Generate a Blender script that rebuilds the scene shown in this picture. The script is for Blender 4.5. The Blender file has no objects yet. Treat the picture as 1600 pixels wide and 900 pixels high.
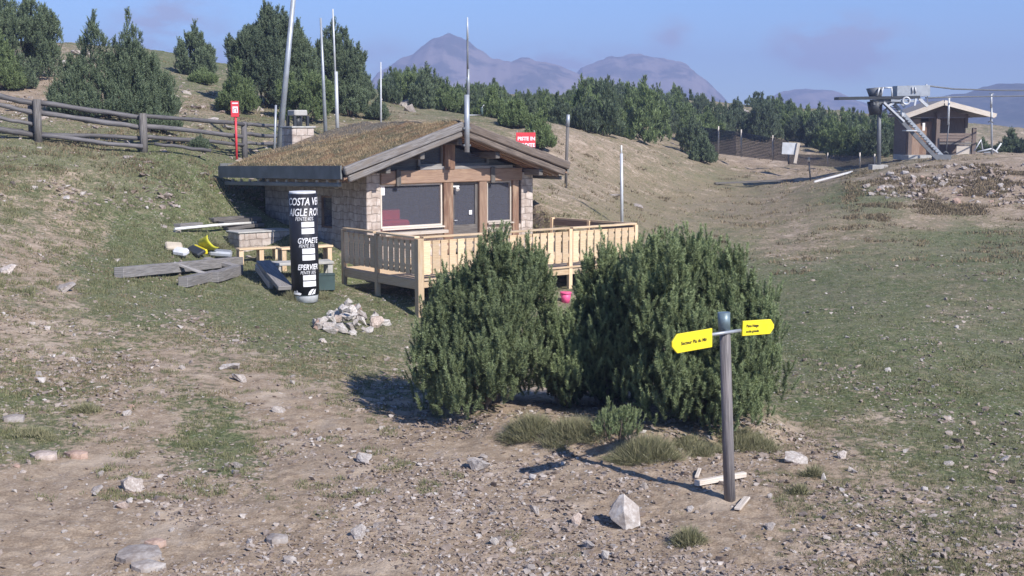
import bpy, bmesh, math, random
import numpy as np
from mathutils import Vector, Matrix
R = math.radians
rng = np.random.default_rng(7)
random.seed(7)
scene = bpy.context.scene
COL = scene.collection

# ------------------------------------------------------------------ camera, sky, sun, exposure
F, CH = 2000.0, 4.7
TH = math.atan(255 / F)
cd = bpy.data.cameras.new('camera'); cam = bpy.data.objects.new('camera', cd); COL.objects.link(cam)
cam.location = (0, 0, CH); cam.rotation_euler = (math.pi / 2 - TH, 0, 0)
cd.sensor_width = 36; cd.lens = 36 * F / 1600; cd.clip_start = .1; cd.clip_end = 20000
scene.camera = cam
SUN_AZ, SUN_EL = R(40.5), R(38)          # azimuth measured from straight behind the camera towards the right
sd = Vector((math.sin(SUN_AZ) * math.cos(SUN_EL), -math.cos(SUN_AZ) * math.cos(SUN_EL), math.sin(SUN_EL)))
ld = bpy.data.lights.new('sun', 'SUN'); ld.energy = 4.3; ld.angle = R(.6); ld.color = (1, .94, .86)
lo = bpy.data.objects.new('sun', ld); COL.objects.link(lo)
lo.rotation_euler = (-sd).to_track_quat('-Z', 'Y').to_euler(); lo.location = (30, -20, 40)
world = bpy.data.worlds.new('World'); scene.world = world; world.use_nodes = True
wt = world.node_tree; wn = wt.nodes; wl = wt.links; wn.clear()
out = wn.new('ShaderNodeOutputWorld'); bg = wn.new('ShaderNodeBackground'); bg.inputs[1].default_value = .108
sky = wn.new('ShaderNodeTexSky'); sky.sky_type = 'NISHITA'; sky.sun_disc = False
sky.sun_elevation = SUN_EL; sky.sun_rotation = math.pi - SUN_AZ
sky.altitude = 2200; sky.air_density = 1.0; sky.dust_density = .1; sky.ozone_density = 6
wl.new(bg.outputs[0], out.inputs[0])
def wmath(op, a, b=None, c=None):
    n = wn.new('ShaderNodeMath'); n.operation = op
    for i, v in enumerate((a, b, c)):
        if v is None: continue
        if isinstance(v, (int, float)): n.inputs[i].default_value = v
        else: wl.new(v, n.inputs[i])
    return n.outputs[0]
tcw = wn.new('ShaderNodeTexCoord')
def wcloud(px, py, rx, ry, strength):
    d = Vector(((px - 800) / F, 1, 0)); d.z = (195 - py) / F; d.normalize()
    sep = wn.new('ShaderNodeVectorMath'); sep.operation = 'SUBTRACT'; wl.new(tcw.outputs['Generated'], sep.inputs[0]); sep.inputs[1].default_value = d
    sc_ = wn.new('ShaderNodeVectorMath'); sc_.operation = 'MULTIPLY'; wl.new(sep.outputs[0], sc_.inputs[0]); sc_.inputs[1].default_value = (F / rx, F / rx, F / ry)
    ln = wn.new('ShaderNodeVectorMath'); ln.operation = 'LENGTH'; wl.new(sc_.outputs[0], ln.inputs[0])
    m = wmath('MULTIPLY', wmath('MAXIMUM', wmath('SUBTRACT', 1.0, ln.outputs['Value']), 0.0), strength)
    return m
nz = wn.new('ShaderNodeTexNoise'); nz.inputs['Scale'].default_value = 26; nz.inputs['Detail'].default_value = 7; nz.inputs['Roughness'].default_value = .55
mp = wn.new('ShaderNodeMapping'); mp.inputs['Scale'].default_value = (1, 1, 2.2); wl.new(tcw.outputs['Generated'], mp.inputs[0]); wl.new(mp.outputs[0], nz.inputs['Vector'])
tot = None
for c in [(1310, 75, 130, 60, 1.5), (1045, 62, 50, 40, .7), (270, 60, 120, 90, 1.0), (900, 125, 170, 65, 1.3), (330, 130, 130, 60, .9), (600, 100, 70, 50, .5)]:
    m = wcloud(*c); tot = m if tot is None else wmath('ADD', tot, m)
cm = wmath('MULTIPLY', wmath('MAXIMUM', wmath('SUBTRACT', nz.outputs[0], .36), 0.0), 5.0)
cf = wmath('MINIMUM', wmath('MULTIPLY', tot, cm), .8)
mx = wn.new('ShaderNodeMix'); mx.data_type = 'RGBA'; tn = wn.new('ShaderNodeMix'); tn.data_type = 'RGBA'; tn.blend_type = 'MULTIPLY'; tn.inputs[0].default_value = 1; wl.new(sky.outputs[0], tn.inputs[6]); tn.inputs[7].default_value = (.8, .9, 1.0, 1)
wl.new(cf, mx.inputs[0]); wl.new(tn.outputs[2], mx.inputs[6]); mx.inputs[7].default_value = (2.9, 3.0, 4.1, 1)
wl.new(mx.outputs[2], bg.inputs[0])
scene.view_settings.view_transform = 'Standard'; scene.view_settings.look = 'None'
scene.view_settings.gamma = 1; scene.view_settings.use_curve_mapping = False
scene.view_settings.exposure = .66
scene.cycles.max_bounces = 6; scene.cycles.diffuse_bounces = 2; scene.cycles.glossy_bounces = 2
scene.cycles.transparent_max_bounces = 8; scene.cycles.volume_bounces = 0; scene.cycles.use_denoising = True

# ------------------------------------------------------------------ projection, noise, terrain
def W(px, py, Y):
    a = (px - 800) / F; b = -(py - 450) / F
    d = np.array([a, math.cos(TH) + b * math.sin(TH), -math.sin(TH) + b * math.cos(TH)])
    d = d * (Y / d[1])
    return Vector((d[0], d[1], d[2] + CH))
def proj(x, y, z):
    z = z - CH
    dep = y * math.cos(TH) - z * math.sin(TH); up = y * math.sin(TH) + z * math.cos(TH)
    dep = np.maximum(dep, .5)
    return 800 + F * x / dep, 450 - F * up / dep
def hsh(i, j, s):
    h = (i.astype(np.int64) * 374761393 + j.astype(np.int64) * 668265263 + s * 974634777) & 0xffffffff
    h = ((h ^ (h >> 13)) * 1274126177) & 0xffffffff
    h = h ^ (h >> 16)
    return (h & 0xffffff) / float(0xffffff)
def vnoise(x, y, s=0):
    x = np.asarray(x, float); y = np.asarray(y, float)
    i = np.floor(x); j = np.floor(y); fx = x - i; fy = y - j
    fx = fx * fx * (3 - 2 * fx); fy = fy * fy * (3 - 2 * fy)
    a = hsh(i, j, s); b = hsh(i + 1, j, s); c = hsh(i, j + 1, s); d = hsh(i + 1, j + 1, s)
    return (a + (b - a) * fx) * (1 - fy) + (c + (d - c) * fx) * fy
def fbm(x, y, o=4, s=0):
    v = 0; a = .5
    for k in range(o):
        v = v + a * (vnoise(x, y, s + k * 17) - .5); x = x * 2.03 + 7.1; y = y * 2.03 + 3.7; a *= .5
    return v
# terrain control points: column, row, distance
TP = [(0,900,12.9),(400,900,13.1),(800,900,13.3),(1200,900,13.3),(1600,900,13.3),
 (0,780,15.3),(400,780,15.7),(800,780,16),(1140,785,15.7),(1600,780,16.1),
 (0,680,18),(400,680,19),(780,685,19.0),(1200,702,18.4),(1600,680,20),(1000,700,18.5),
 (0,600,21),(300,600,22),(550,600,23),(1300,600,23.3),(1600,600,24),
 (0,500,25.5),(300,500,28),(500,500,31),(655,495,34.5),(1250,500,31),(1600,500,32),
 (0,400,31),(200,425,33),(340,410,38.6),(373,403,40.2),(350,401,40.1),(430,402,40),(400,417,38),(475,470,35),(950,440,39),(1050,400,47),
 (0,300,38),(200,300,42),(345,350,42),(355,325,43.5),(300,300,43),(313,250,45),(380,300,45.5),(400,322,44),(0,212,44),(57,217,44),(222,234,45),(380,247,50),(440,240,54),
 (0,150,55),(100,150,56),(300,180,57),(430,197,56),(560,190,64),(640,198,64),
 (0,85,75),(100,72,78),(180,84,80),(250,82,84),(330,112,80),(450,135,78),(560,142,82),(600,152,90),
 (520,225,48),(700,205,60),(900,300,53),(950,335,46),(860,285,50),(900,212,72),(1000,228,82),(1080,250,88),(1000,290,70),
 (1150,290,80),(1000,300,68),(1300,300,66),(1600,400,46),(1300,400,48),(1600,345,57),(1350,335,58),
 (1395,262,72),(1600,258,68),(1372,263,76),(1450,247,84),(1600,247,84),(1480,325,60),(1600,320,60),
 (1250,278,82),(1250,255,94),(1130,250,96),(1340,262,90),
 (700,178,85),(800,185,80),(700,162,112),(850,190,90),(900,172,125),(950,195,105),(800,158,145),(650,156,125),
 (950,152,165),(1100,160,165),(1200,178,155),(1300,192,145),(1400,200,145),(1100,225,105),(1300,235,110),
 (1450,240,100),(1600,242,100),(1600,262,125),(1480,262,125),
 (0,82,110),(200,92,110),(400,130,120),(560,148,120)]
def uv_of(x, y):
    r = np.hypot(x, y); a = np.arctan2(x, y); ac = np.clip(a, -.5, .5)
    D = r * np.cos(ac)
    return np.tan(ac) * F / 400, np.log(np.clip(D, 11, 170)) * 2.6, D
_p = np.array([[*W(a, b, c)] for a, b, c in TP])
_u, _v, _ = uv_of(_p[:, 0], _p[:, 1])
_n = len(_p)
def _k(r2): return np.where(r2 > 1e-12, .5 * r2 * np.log(np.maximum(r2, 1e-12)), 0)
_A = np.zeros((_n + 3, _n + 3))
_A[:_n, :_n] = _k((_u[:, None] - _u) ** 2 + (_v[:, None] - _v) ** 2) + np.eye(_n) * .012
_A[:_n, _n] = 1; _A[:_n, _n + 1] = _u; _A[:_n, _n + 2] = _v; _A[_n:, :_n] = _A[:_n, _n:].T
_w = np.linalg.solve(_A, np.concatenate([_p[:, 2], np.zeros(3)]))
def gz(x, y, fine=True):
    x = np.atleast_1d(np.asarray(x, float)); y = np.atleast_1d(np.asarray(y, float))
    sh = x.shape; x = x.ravel(); y = y.ravel()
    u, v, D = uv_of(x, y); z = np.empty_like(x)
    for s in range(0, len(x), 20000):
        e = slice(s, s + 20000)
        z[e] = _k((u[e, None] - _u) ** 2 + (v[e, None] - _v) ** 2) @ _w[:_n] + _w[_n] + _w[_n + 1] * u[e] + _w[_n + 2] * v[e]
    f = np.clip((D - 165) / 400, 0, 1); f = f * f * (3 - 2 * f)
    z = z * (1 - f) - 70 * f
    if fine:
        far = np.clip(D / 60, .3, 3)
        amp = np.where(y > 2, 1.0, .3)
        z = z + amp * (fbm(x * .45, y * .45, 3, 5) * .22 * far + fbm(x * 2.3, y * 2.3, 3, 9) * .09 + fbm(x * 9, y * 9, 2, 21) * .038)
        # uneven ledges of the eroded slopes
        z = z + np.clip((D - 50) / 40, 0, 1) * fbm(x * .9, y * .9, 4, 33) * .45
    # terrace edge on which the big bushes stand
    q = np.hypot((x - 1.75) / 2.75, (y - 20.3) / 2.25) + fbm(x * 1.3, y * 1.3, 3, 41) * .25; e = np.clip((1.08 - q) / .22, 0, 1); z = z + .24 * e * e * (3 - 2 * e)
    # cut made for the hut and its deck
    t_ = (x + 4.48) * .79 + (y - 39.5) * .613; s_ = -(x + 4.48) * .613 + (y - 39.5) * .79
    for t0, t1, s0, s1, zf in ((.05, 6.5, -.3, 6.7, .2), (-1.35, 6.4, -5.0, 0, -.15)):
        m = np.maximum(np.maximum(t0 - t_, t_ - t1), np.maximum(s0 - s_, s_ - s1)); m = np.clip(1 - np.maximum(m, 0) / .7, 0, 1); m = m * m * (3 - 2 * m); z = z - m * np.maximum(z - zf, 0)
    return z.reshape(sh)
def g1(x, y): return float(gz(x, y)[0])
def ground_at(px, Y):
    x = (px - 800) / F * Y / 1.0
    for _ in range(3):
        z = g1(x, Y); dep = Y * math.cos(TH) - (z - CH) * math.sin(TH); x = (px - 800) / F * dep
    return Vector((x, Y, g1(x, Y)))
def ground_px(px, py, lo_=11, hi=120):
    # first point on the ground seen at a pixel
    ys = np.geomspace(lo_, hi, 500); a = (px - 800) / F; b = -(py - 450) / F
    d1 = math.cos(TH) + b * math.sin(TH); d2 = -math.sin(TH) + b * math.cos(TH)
    xs = a / d1 * ys; zs = CH + d2 / d1 * ys; g = gz(xs, ys)
    k = np.argmax(g >= zs)
    return Vector((xs[k], ys[k], g[k]))
# dirt (0 grass .. 1 bare) and dryness of the grass
DP = [(0,900,1,.5),(200,860,1,.5),(400,880,.95,.5),(700,860,1,.5),(1000,860,.95,.5),(1300,880,.72,.6),(1600,880,.62,.6),
 (0,780,.97,.5),(150,760,1,.5),(300,790,.95,.5),(325,690,.25,.3),(350,720,.3,.3),(300,640,.45,.3),(230,650,.85,.5),(450,700,1,.5),(600,700,.95,.5),(50,685,.35,.4),(20,640,.35,.3),
 (400,600,.85,.5),(480,650,.97,.5),(560,600,.6,.5),(700,750,1,.5),(900,770,1,.5),(1100,800,1,.5),(1250,720,.8,.6),(1400,780,.55,.6),(1550,800,.45,.5),(1350,700,.5,.5),(1300,620,.3,.3),(1500,650,.12,.2),(1600,600,.05,.15),(1400,560,.06,.15),(1500,740,.35,.4),
 (0,560,.55,.5),(120,570,.6,.5),(250,560,.7,.5),(350,560,.62,.5),(150,510,.5,.5),(0,500,.6,.6),(300,500,.5,.5),(430,540,.3,.4),(520,530,.3,.4),(560,570,.35,.4),
 (100,450,.6,.6),(60,400,.7,.6),(130,380,.6,.5),(200,380,.1,.1),(220,410,.0,.0),(150,440,.1,.1),(180,460,.15,.2),(100,330,.55,.6),(0,330,.4,.6),(200,300,.3,.4),(100,280,.5,.6),(250,270,.0,.35),(60,250,.1,.4),(300,320,0,.3),
 (0,240,.1,.5),(350,450,.1,.2),(420,480,.1,.2),(600,480,.3,.4),(260,480,.15,.2),(450,500,.15,.3),
 (1050,370,.35,.8),(1250,380,.5,.8),(1100,430,.0,.1),(1300,450,0,.0),(1550,420,.2,.4),(1500,470,.3,.5),(1300,520,0,.0),(1200,330,.4,1),(1000,330,.25,.9),(1100,300,.35,1),(1000,290,.4,1),(1350,310,.05,.3),(1500,370,.1,.3),(1450,340,.5,.9),(1500,290,.8,1),(1400,280,.6,.8),(1600,280,.8,.8),(1550,320,.6,1),(1300,360,.4,.8),(1500,400,.1,.4),
 (950,250,.5,.9),(1050,270,.4,.8),(920,290,.5,.9),(1180,250,.7,1),(1250,270,.6,1),(1350,258,.3,.8),(1120,285,0.05,.7),(890,230,.6,.9),(860,330,.5,.9),
 (30,120,.75,.6),(100,100,.5,.6),(280,80,.1,.3),(300,170,.5,.6),(400,190,.3,.6),(590,150,.2,.5),(600,200,.6,.8),(700,170,.3,.6),(900,160,.3,.6),(1100,170,.4,.6),(1300,200,.3,.5),
 (60,150,.7,.6),(250,130,.35,.4),(560,180,.25,.7),(480,210,.4,.6)]
_d = np.array(DP, float)
def cover(x, y, z):
    px, py = proj(x, y, z); px = np.clip(px, -60, 1660).ravel(); py = np.clip(py, 60, 930).ravel()
    px = px + 45 * fbm(np.ravel(x) * .5, np.ravel(y) * .5, 3, 51); py = py + 30 * fbm(np.ravel(x) * .5, np.ravel(y) * .5, 3, 71) * np.clip((py - 195) / 150, .1, 1.5)
    A = np.empty(len(px)); B = np.empty(len(px))
    for s in range(0, len(px), 20000):
        e = slice(s, s + 20000)
        ysc = 1.0 + 1.6 * np.clip((420 - _d[:, 1]) / 230, 0, 1)
        d2 = (px[e, None] - _d[:, 0]) ** 2 + ((py[e, None] - _d[:, 1]) * ysc * 1.5) ** 2
        w = 1 / (d2 + 250) ** 1.6
        w /= w.sum(1, keepdims=True)
        A[e] = w @ _d[:, 2]; B[e] = w @ _d[:, 3]
    return A.reshape(np.shape(x)), B.reshape(np.shape(x))

# ------------------------------------------------------------------ materials
MATS = {}
class NT:
    def __init__(s, name):
        s.m = bpy.data.materials.new(name); s.m.use_nodes = True; s.t = s.m.node_tree; s.t.nodes.clear()
        s.out = s.n('ShaderNodeOutputMaterial'); s.b = s.n('ShaderNodeBsdfPrincipled'); s.l(s.b.outputs[0], s.out.inputs[0]); MATS[name] = s.m
    def n(s, t, **k):
        x = s.t.nodes.new(t)
        for a, b in k.items(): setattr(x, a, b)
        return x
    def l(s, a, b): s.t.links.new(a, b)
    def noise(s, vec, scale, detail=4, rough=.55, dist=0):
        x = s.n('ShaderNodeTexNoise'); x.inputs['Scale'].default_value = scale; x.inputs['Detail'].default_value = detail
        x.inputs['Roughness'].default_value = rough; x.inputs['Distortion'].default_value = dist
        if vec is not None: s.l(vec, x.inputs['Vector'])
        return x.outputs[0]
    def math(s, op, a, b=None, c=None, clamp=False):
        x = s.n('ShaderNodeMath', operation=op); x.use_clamp = clamp
        for i, v in enumerate((a, b, c)):
            if v is None: continue
            if isinstance(v, (int, float)): x.inputs[i].default_value = v
            else: s.l(v, x.inputs[i])
        return x.outputs[0]
    def ramp(s, f, lo, hi):   # smoothstep lo..hi
        x = s.n('ShaderNodeMapRange', interpolation_type='SMOOTHSTEP'); s.l(f, x.inputs[0]); x.inputs[1].default_value = lo; x.inputs[2].default_value = hi
        return x.outputs[0]
    def mix(s, f, a, b, mode='MIX'):
        x = s.n('ShaderNodeMix', data_type='RGBA', blend_type=mode)
        for i, v in ((0, f), (6, a), (7, b)):
            if isinstance(v, (int, float)): x.inputs[i].default_value = v
            elif isinstance(v, tuple): x.inputs[i].default_value = (*v, 1)
            else: s.l(v, x.inputs[i])
        return x.outputs[2]
    def obj(s, scale=(1, 1, 1), which='Object'):
        tc = s.n('ShaderNodeTexCoord'); mp = s.n('ShaderNodeMapping'); mp.inputs['Scale'].default_value = scale
        s.l(tc.outputs[which], mp.inputs[0]); return mp.outputs[0]
    def bump(s, h, st=.3, dist=.01):
        x = s.n('ShaderNodeBump'); x.inputs['Strength'].default_value = st; x.inputs['Distance'].default_value = dist
        s.l(h, x.inputs['Height']); s.l(x.outputs[0], s.b.inputs['Normal'])
    def fin(s, col, rough=.8, metal=0, spec=None):
        if isinstance(col, tuple): s.b.inputs['Base Color'].default_value = (*col, 1)
        else: s.l(col, s.b.inputs['Base Color'])
        s.b.inputs['Roughness'].default_value = rough; s.b.inputs['Metallic'].default_value = metal
        if spec is not None: s.b.inputs['Specular IOR Level'].default_value = spec
        return s.m
    def attr(s, name):
        x = s.n('ShaderNodeAttribute', attribute_name=name); return x.outputs['Fac']
def wood(name, a, b, c=None, rough=.75, gs=1.0):
    s = NT(name); v = s.obj((1.2 * gs, 26 * gs, 1), 'UV'); v2 = s.obj((.7, 3, 1), 'UV')
    oi = s.n('ShaderNodeObjectInfo'); 
    n1 = s.noise(v, 1.6, 6, .65, .4); n2 = s.noise(v2, 1.5, 4)
    col = s.mix(s.ramp(n1, .3, .72), a, b)
    if c: col = s.mix(s.ramp(n2, .45, .75), col, c)
    tone = s.math('MULTIPLY_ADD', oi.outputs['Random'], .42, .72)
    col = s.mix(1.0, col, s.n_comb(tone), 'MULTIPLY')
    s.bump(n1, .45, .012); return s.fin(col, rough)
def _nc(s, t):
    x = s.n('ShaderNodeCombineColor')
    for i in range(3): s.l(t, x.inputs[i])
    return x.outputs[0]
NT.n_comb = _nc
wood('weathered_wood', (.16, .15, .15), (.40, .38, .37), (.24, .22, .21))
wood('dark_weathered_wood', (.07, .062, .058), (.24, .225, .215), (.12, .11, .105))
wood('rake_wood', (.13, .115, .11), (.43, .41, .41), (.26, .22, .19))
wood('rake_wood_brown', (.06, .048, .042), (.25, .2, .17), (.13, .1, .08))
wood('new_wood', (.58, .4, .24), (.84, .65, .43), (.7, .56, .42), .65, 1.3)
wood('pale_plank', (.5, .43, .36), (.72, .66, .6), None, .7)
wood('brown_wood', (.11, .06, .04), (.28, .165, .11), (.38, .27, .19), .6)
wood('honey_wood', (.2, .12, .085), (.4, .28, .2), (.3, .2, .15), .6)
wood('log_wood', (.075, .07, .075), (.22, .21, .215), (.12, .11, .11))
wood('signpost_wood', (.13, .12, .13), (.36, .33, .33), (.2, .17, .17))
wood('cabin_wood', (.13, .095, .08), (.26, .2, .175), (.2, .16, .14))  # darkened and greyed: the cabin's shade is put into the colour
def plain(name, col, rough=.6, metal=0, var=.25, scale=3, bump=0, spec=None):
    s = NT(name); v = s.obj(); n1 = s.noise(v, scale, 5)
    d = tuple(x * (1 - var) for x in col); col2 = s.mix(s.ramp(n1, .3, .7), d, col)
    if bump: s.bump(s.noise(v, scale * 6, 4), bump, .01)
    return s.fin(col2, rough, metal, spec)
plain('steel', (.42, .45, .5), .45, .3, .25)
plain('pale_steel', (.62, .64, .68), .45, .15, .2)
plain('blue_steel', (.2, .27, .31), .45, .3, .3, 12)
plain('dark_steel', (.05, .055, .065), .5, .2)
plain('mid_steel', (.17, .18, .2), .55, .2)
plain('white_paint', (.8, .8, .8), .5, 0, .12)
plain('red_paint', (.75, .06, .08), .45, 0, .15)
plain('pink_paint', (.9, .12, .3), .5, 0, .15, 8)
plain('yellow_paint', (.88, .72, .03), .4, 0, .08, 6)
plain('yellow_plastic', (.62, .6, .05), .45, 0, .2, 6)
plain('black_wrap', (.018, .018, .026), .5, 0, .4, 3)
plain('print_black', (.02, .02, .02), .6)
plain('print_white', (.85, .84, .88), .55, 0, .05)
plain('foam_white', (.72, .73, .78), .7, 0, .2, 6)
plain('fascia_metal', (.19, .2, .205), .6, 0, .3, 2)
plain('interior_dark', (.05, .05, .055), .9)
plain('red_fabric', (.75, .03, .06), .8, 0, .2)
plain('slab_stone', (.5, .49, .47), .8, 0, .25, 5, .3)
plain('rubber', (.03, .03, .032), .7)
plain('teal_plastic', (.06, .1, .1), .6)
plain('tan_foam', (.6, .52, .42), .8)
plain('bark', (.13, .095, .08), .9, 0, .5, 12, .6)
plain('grey_bark', (.26, .23, .21), .9, 0, .5, 12, .6)
plain('net_cord', (.035, .045, .07), .9)
# stone walling
s = NT('stone_wall'); tc = s.n('ShaderNodeTexCoord'); sx = s.n('ShaderNodeSeparateXYZ'); s.l(tc.outputs['Object'], sx.inputs[0])
cb = s.n('ShaderNodeCombineXYZ'); s.l(s.math('ADD', sx.outputs[0], sx.outputs[1]), cb.inputs[0]); s.l(sx.outputs[2], cb.inputs[1])
wob = s.noise(tc.outputs['Object'], 2.5, 2); vm = s.n('ShaderNodeVectorMath', operation='ADD'); s.l(cb.outputs[0], vm.inputs[0])
cw = s.n('ShaderNodeCombineXYZ'); s.l(s.math('MULTIPLY', wob, .12), cw.inputs[0]); s.l(s.math('MULTIPLY', wob, .16), cw.inputs[1]); s.l(cw.outputs[0], vm.inputs[1])
br = s.n('ShaderNodeTexBrick'); s.l(vm.outputs[0], br.inputs['Vector'])
br.inputs['Scale'].default_value = 1; br.inputs['Brick Width'].default_value = .42; br.inputs['Row Height'].default_value = .24
br.inputs['Mortar Size'].default_value = .014; br.inputs['Mortar Smooth'].default_value = .3; br.offset = .43
br.inputs['Color1'].default_value = (.5, .44, .4, 1); br.inputs['Color2'].default_value = (.66, .6, .56, 1); br.inputs['Mortar'].default_value = (.34, .3, .27, 1)
c1 = s.mix(s.ramp(s.noise(tc.outputs['Object'], 5, 5), .35, .7), (.5, .4, .34), (1.0, .98, .97)); col = s.mix(.6, br.outputs[0], c1, 'MULTIPLY')
s.bump(s.math('SUBTRACT', s.math('MULTIPLY', s.noise(tc.outputs['Object'], 9, 5), .5), s.math('MULTIPLY', br.outputs[1], 1.0)), .7, .03); s.fin(col, .85)
# glass
s = NT('window_glass'); tr = s.n('ShaderNodeBsdfTransparent'); tr.inputs[0].default_value = (.95, .96, 1, 1)
s.b.inputs['Base Color'].default_value = (.15, .155, .19, 1); s.b.inputs['Roughness'].default_value = .12
ms = s.n('ShaderNodeMixShader'); ms.inputs[0].default_value = .33; s.l(tr.outputs[0], ms.inputs[1]); s.l(s.b.outputs[0], ms.inputs[2]); s.l(ms.outputs[0], s.out.inputs[0])
# rocks (tint attribute per stone)
def rockmat(name, a, b, c):
    s = NT(name); v = s.obj(); oi = s.n('ShaderNodeObjectInfo'); t = s.math('FRACT', s.math('ADD', s.attr('tint'), oi.outputs['Random']))
    col = s.mix(s.ramp(t, 0, .6), a, b); col = s.mix(s.ramp(t, .72, .95), col, c)
    n1 = s.noise(v, 9, 6, .65); col = s.mix(s.ramp(n1, .35, .75), s.mix(1.0, col, (.55, .5, .47), 'MULTIPLY'), col)
    s.bump(s.noise(v, 22, 5), .5, .02); s.fin(col, .85)
rockmat('pale_rock', (.42, .385, .365), (.6, .57, .55), (.55, .4, .33))
rockmat('pebble_rock', (.29, .235, .2), (.46, .4, .36), (.62, .59, .57))
rockmat('white_rock', (.6, .58, .56), (.74, .72, .7), (.66, .56, .5))
# needles
def needles(name, a, b, c):
    s = NT(name); t = s.attr('tint'); oi = s.n('ShaderNodeObjectInfo')
    col = s.mix(t, a, b); col = s.mix(s.math('MULTIPLY', s.ramp(oi.outputs['Random'], .2, 1), .6), col, c, 'MIX')
    tl = s.n('ShaderNodeBsdfTranslucent'); s.l(col, tl.inputs[0]); ms = s.n('ShaderNodeMixShader'); ms.inputs[0].default_value = .22
    s.fin(col, .55, 0, .35); s.l(s.b.outputs[0], ms.inputs[1]); s.l(tl.outputs[0], ms.inputs[2]); s.l(ms.outputs[0], s.out.inputs[0])
needles('near_needles', (.028, .043, .022), (.33, .4, .2), (.18, .225, .12))  # lit tips and shaded bases painted in, beside paler young growth
needles('needles', (.045, .068, .042), (.19, .245, .14), (.11, .145, .095))
needles('fresh_needles', (.065, .1, .045), (.23, .3, .125), (.15, .2, .09))
def blades(name, a, b):
    s = NT(name); col = s.mix(s.attr('tint'), a, b); s.fin(col, .7, 0, .2)
blades('grass_blades', (.085, .11, .05), (.32, .29, .17))
blades('dry_blades', (.22, .18, .1), (.5, .38, .25))
blades('scrub_blades', (.1, .09, .055), (.3, .23, .15))
blades('clump_blades', (.15, .165, .08), (.42, .38, .25))
# ground
s = NT('ground'); P = s.n('ShaderNodeNewGeometry').outputs['Position']
dirt = s.attr('dirt'); dry = s.attr('dry')
nA = s.noise(P, .9, 5, .6); nB = s.noise(P, 5.5, 5, .62); nC = s.noise(P, 34, 4, .7); nD = s.noise(P, .22, 3)
nE = s.noise(P, 14, 5, .7)
f = s.math('ADD', dirt, s.math('MULTIPLY', s.math('SUBTRACT', nA, .5), .7)); f = s.math('ADD', f, s.math('MULTIPLY', s.math('SUBTRACT', nB, .5), 1.2))
f = s.math('ADD', f, s.math('MULTIPLY', s.math('SUBTRACT', nE, .5), .8))
fd = s.ramp(f, .36, .66)
dcol = s.mix(s.ramp(nB, .35, .7), (.32, .245, .18), (.48, .385, .295)); dcol = s.mix(s.ramp(nC, .42, .62), s.mix(1.0, dcol, (.72, .7, .68), 'MULTIPLY'), dcol)
dcol = s.mix(s.ramp(nA, .5, .75), dcol, (.5, .41, .325))
vo = s.n('ShaderNodeTexVoronoi'); vo.inputs['Scale'].default_value = 13; s.l(P, vo.inputs['Vector'])
pm = s.math('MULTIPLY', s.math('LESS_THAN', vo.outputs['Distance'], .3), s.ramp(s.noise(P, 2.1, 3), .42, .6))
sc3 = s.n('ShaderNodeSeparateColor'); s.l(vo.outputs['Color'], sc3.inputs[0]); pm = s.math('MULTIPLY', pm, s.math('GREATER_THAN', sc3.outputs[0], .55))
dcol = s.mix(s.math('MULTIPLY', pm, .75), dcol, s.mix(sc3.outputs[1], (.4, .33, .29), (.6, .56, .53)))
gcol = s.mix(s.ramp(nE, .38, .64), (.065, .085, .036), (.16, .185, .085)); gcol = s.mix(s.ramp(nB, .5, .75), gcol, (.235, .2, .145))
nF = s.noise(P, 2.6, 6, .75); gcol = s.mix(s.math('MULTIPLY', s.ramp(nF, .5, .68), .55), gcol, (.29, .24, .165)); gcol = s.mix(s.math('MULTIPLY', s.ramp(nF, .48, .3), .6), gcol, (.06, .07, .035))
gcol = s.mix(s.ramp(nC, .6, .7), gcol, (.42, .38, .31)); gcol = s.mix(s.math('MULTIPLY', pm, .7), gcol, (.55, .5, .46))
ydry = s.mix(s.ramp(nE, .3, .7), (.185, .145, .095), (.33, .265, .18))
fy = s.ramp(s.math('ADD', dry, s.math('MULTIPLY', s.math('SUBTRACT', nA, .5), 1.1)), .3, 1.0)
gcol = s.mix(s.math('MULTIPLY', fy, .8), gcol, ydry)
col = s.mix(fd, gcol, dcol); col = s.mix(s.math('MULTIPLY', s.ramp(nD, .4, .7), .22), col, (.3, .25, .2))
s.bump(s.math('ADD', s.math('MULTIPLY', nC, .5), s.math('ADD', nE, s.math('MULTIPLY', pm, .35))), .65, .045); s.fin(col, .95, 0, .15)
# turf on the roof
s = NT('roof_turf'); P = s.obj(); n1 = s.noise(P, 1.6, 5); n2 = s.noise(P, 13, 5, .7)
col = s.mix(s.ramp(n1, .38, .6), (.34, .24, .15), (.2, .19, .12)); sxx = s.n('ShaderNodeSeparateXYZ'); s.l(P, sxx.inputs[0]); gm = s.math('ADD', s.math('MULTIPLY', sxx.outputs[0], .55), s.math('MULTIPLY', sxx.outputs[1], .3)); gm = s.ramp(s.math('ADD', gm, s.math('MULTIPLY', s.math('SUBTRACT', n1, .5), 1.6)), 1.7, 2.4); col = s.mix(s.math('MULTIPLY', gm, .8), col, (.27, .25, .225)); col = s.mix(s.ramp(n2, .4, .7), s.mix(1.0, col, (.5, .45, .4), 'MULTIPLY'), col)
s.bump(n2, .8, .08); s.fin(col, .95, 0, .1)
# mountains
s = NT('mountain_slope'); P = s.obj(); n1 = s.noise(P, .018, 9, .7); n2 = s.noise(P, .006, 4)
col = s.mix(s.ramp(n1, .42, .56), (.08, .08, .075), (.24, .2, .19)); s.fin(col, 1, 0, 0)
s = NT('forest_slope'); P = s.obj(); n1 = s.noise(P, .05, 7, .7); col = s.mix(s.ramp(n1, .4, .65), (.03, .045, .035), (.1, .1, .075)); s.fin(col, 1, 0, 0)

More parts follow.
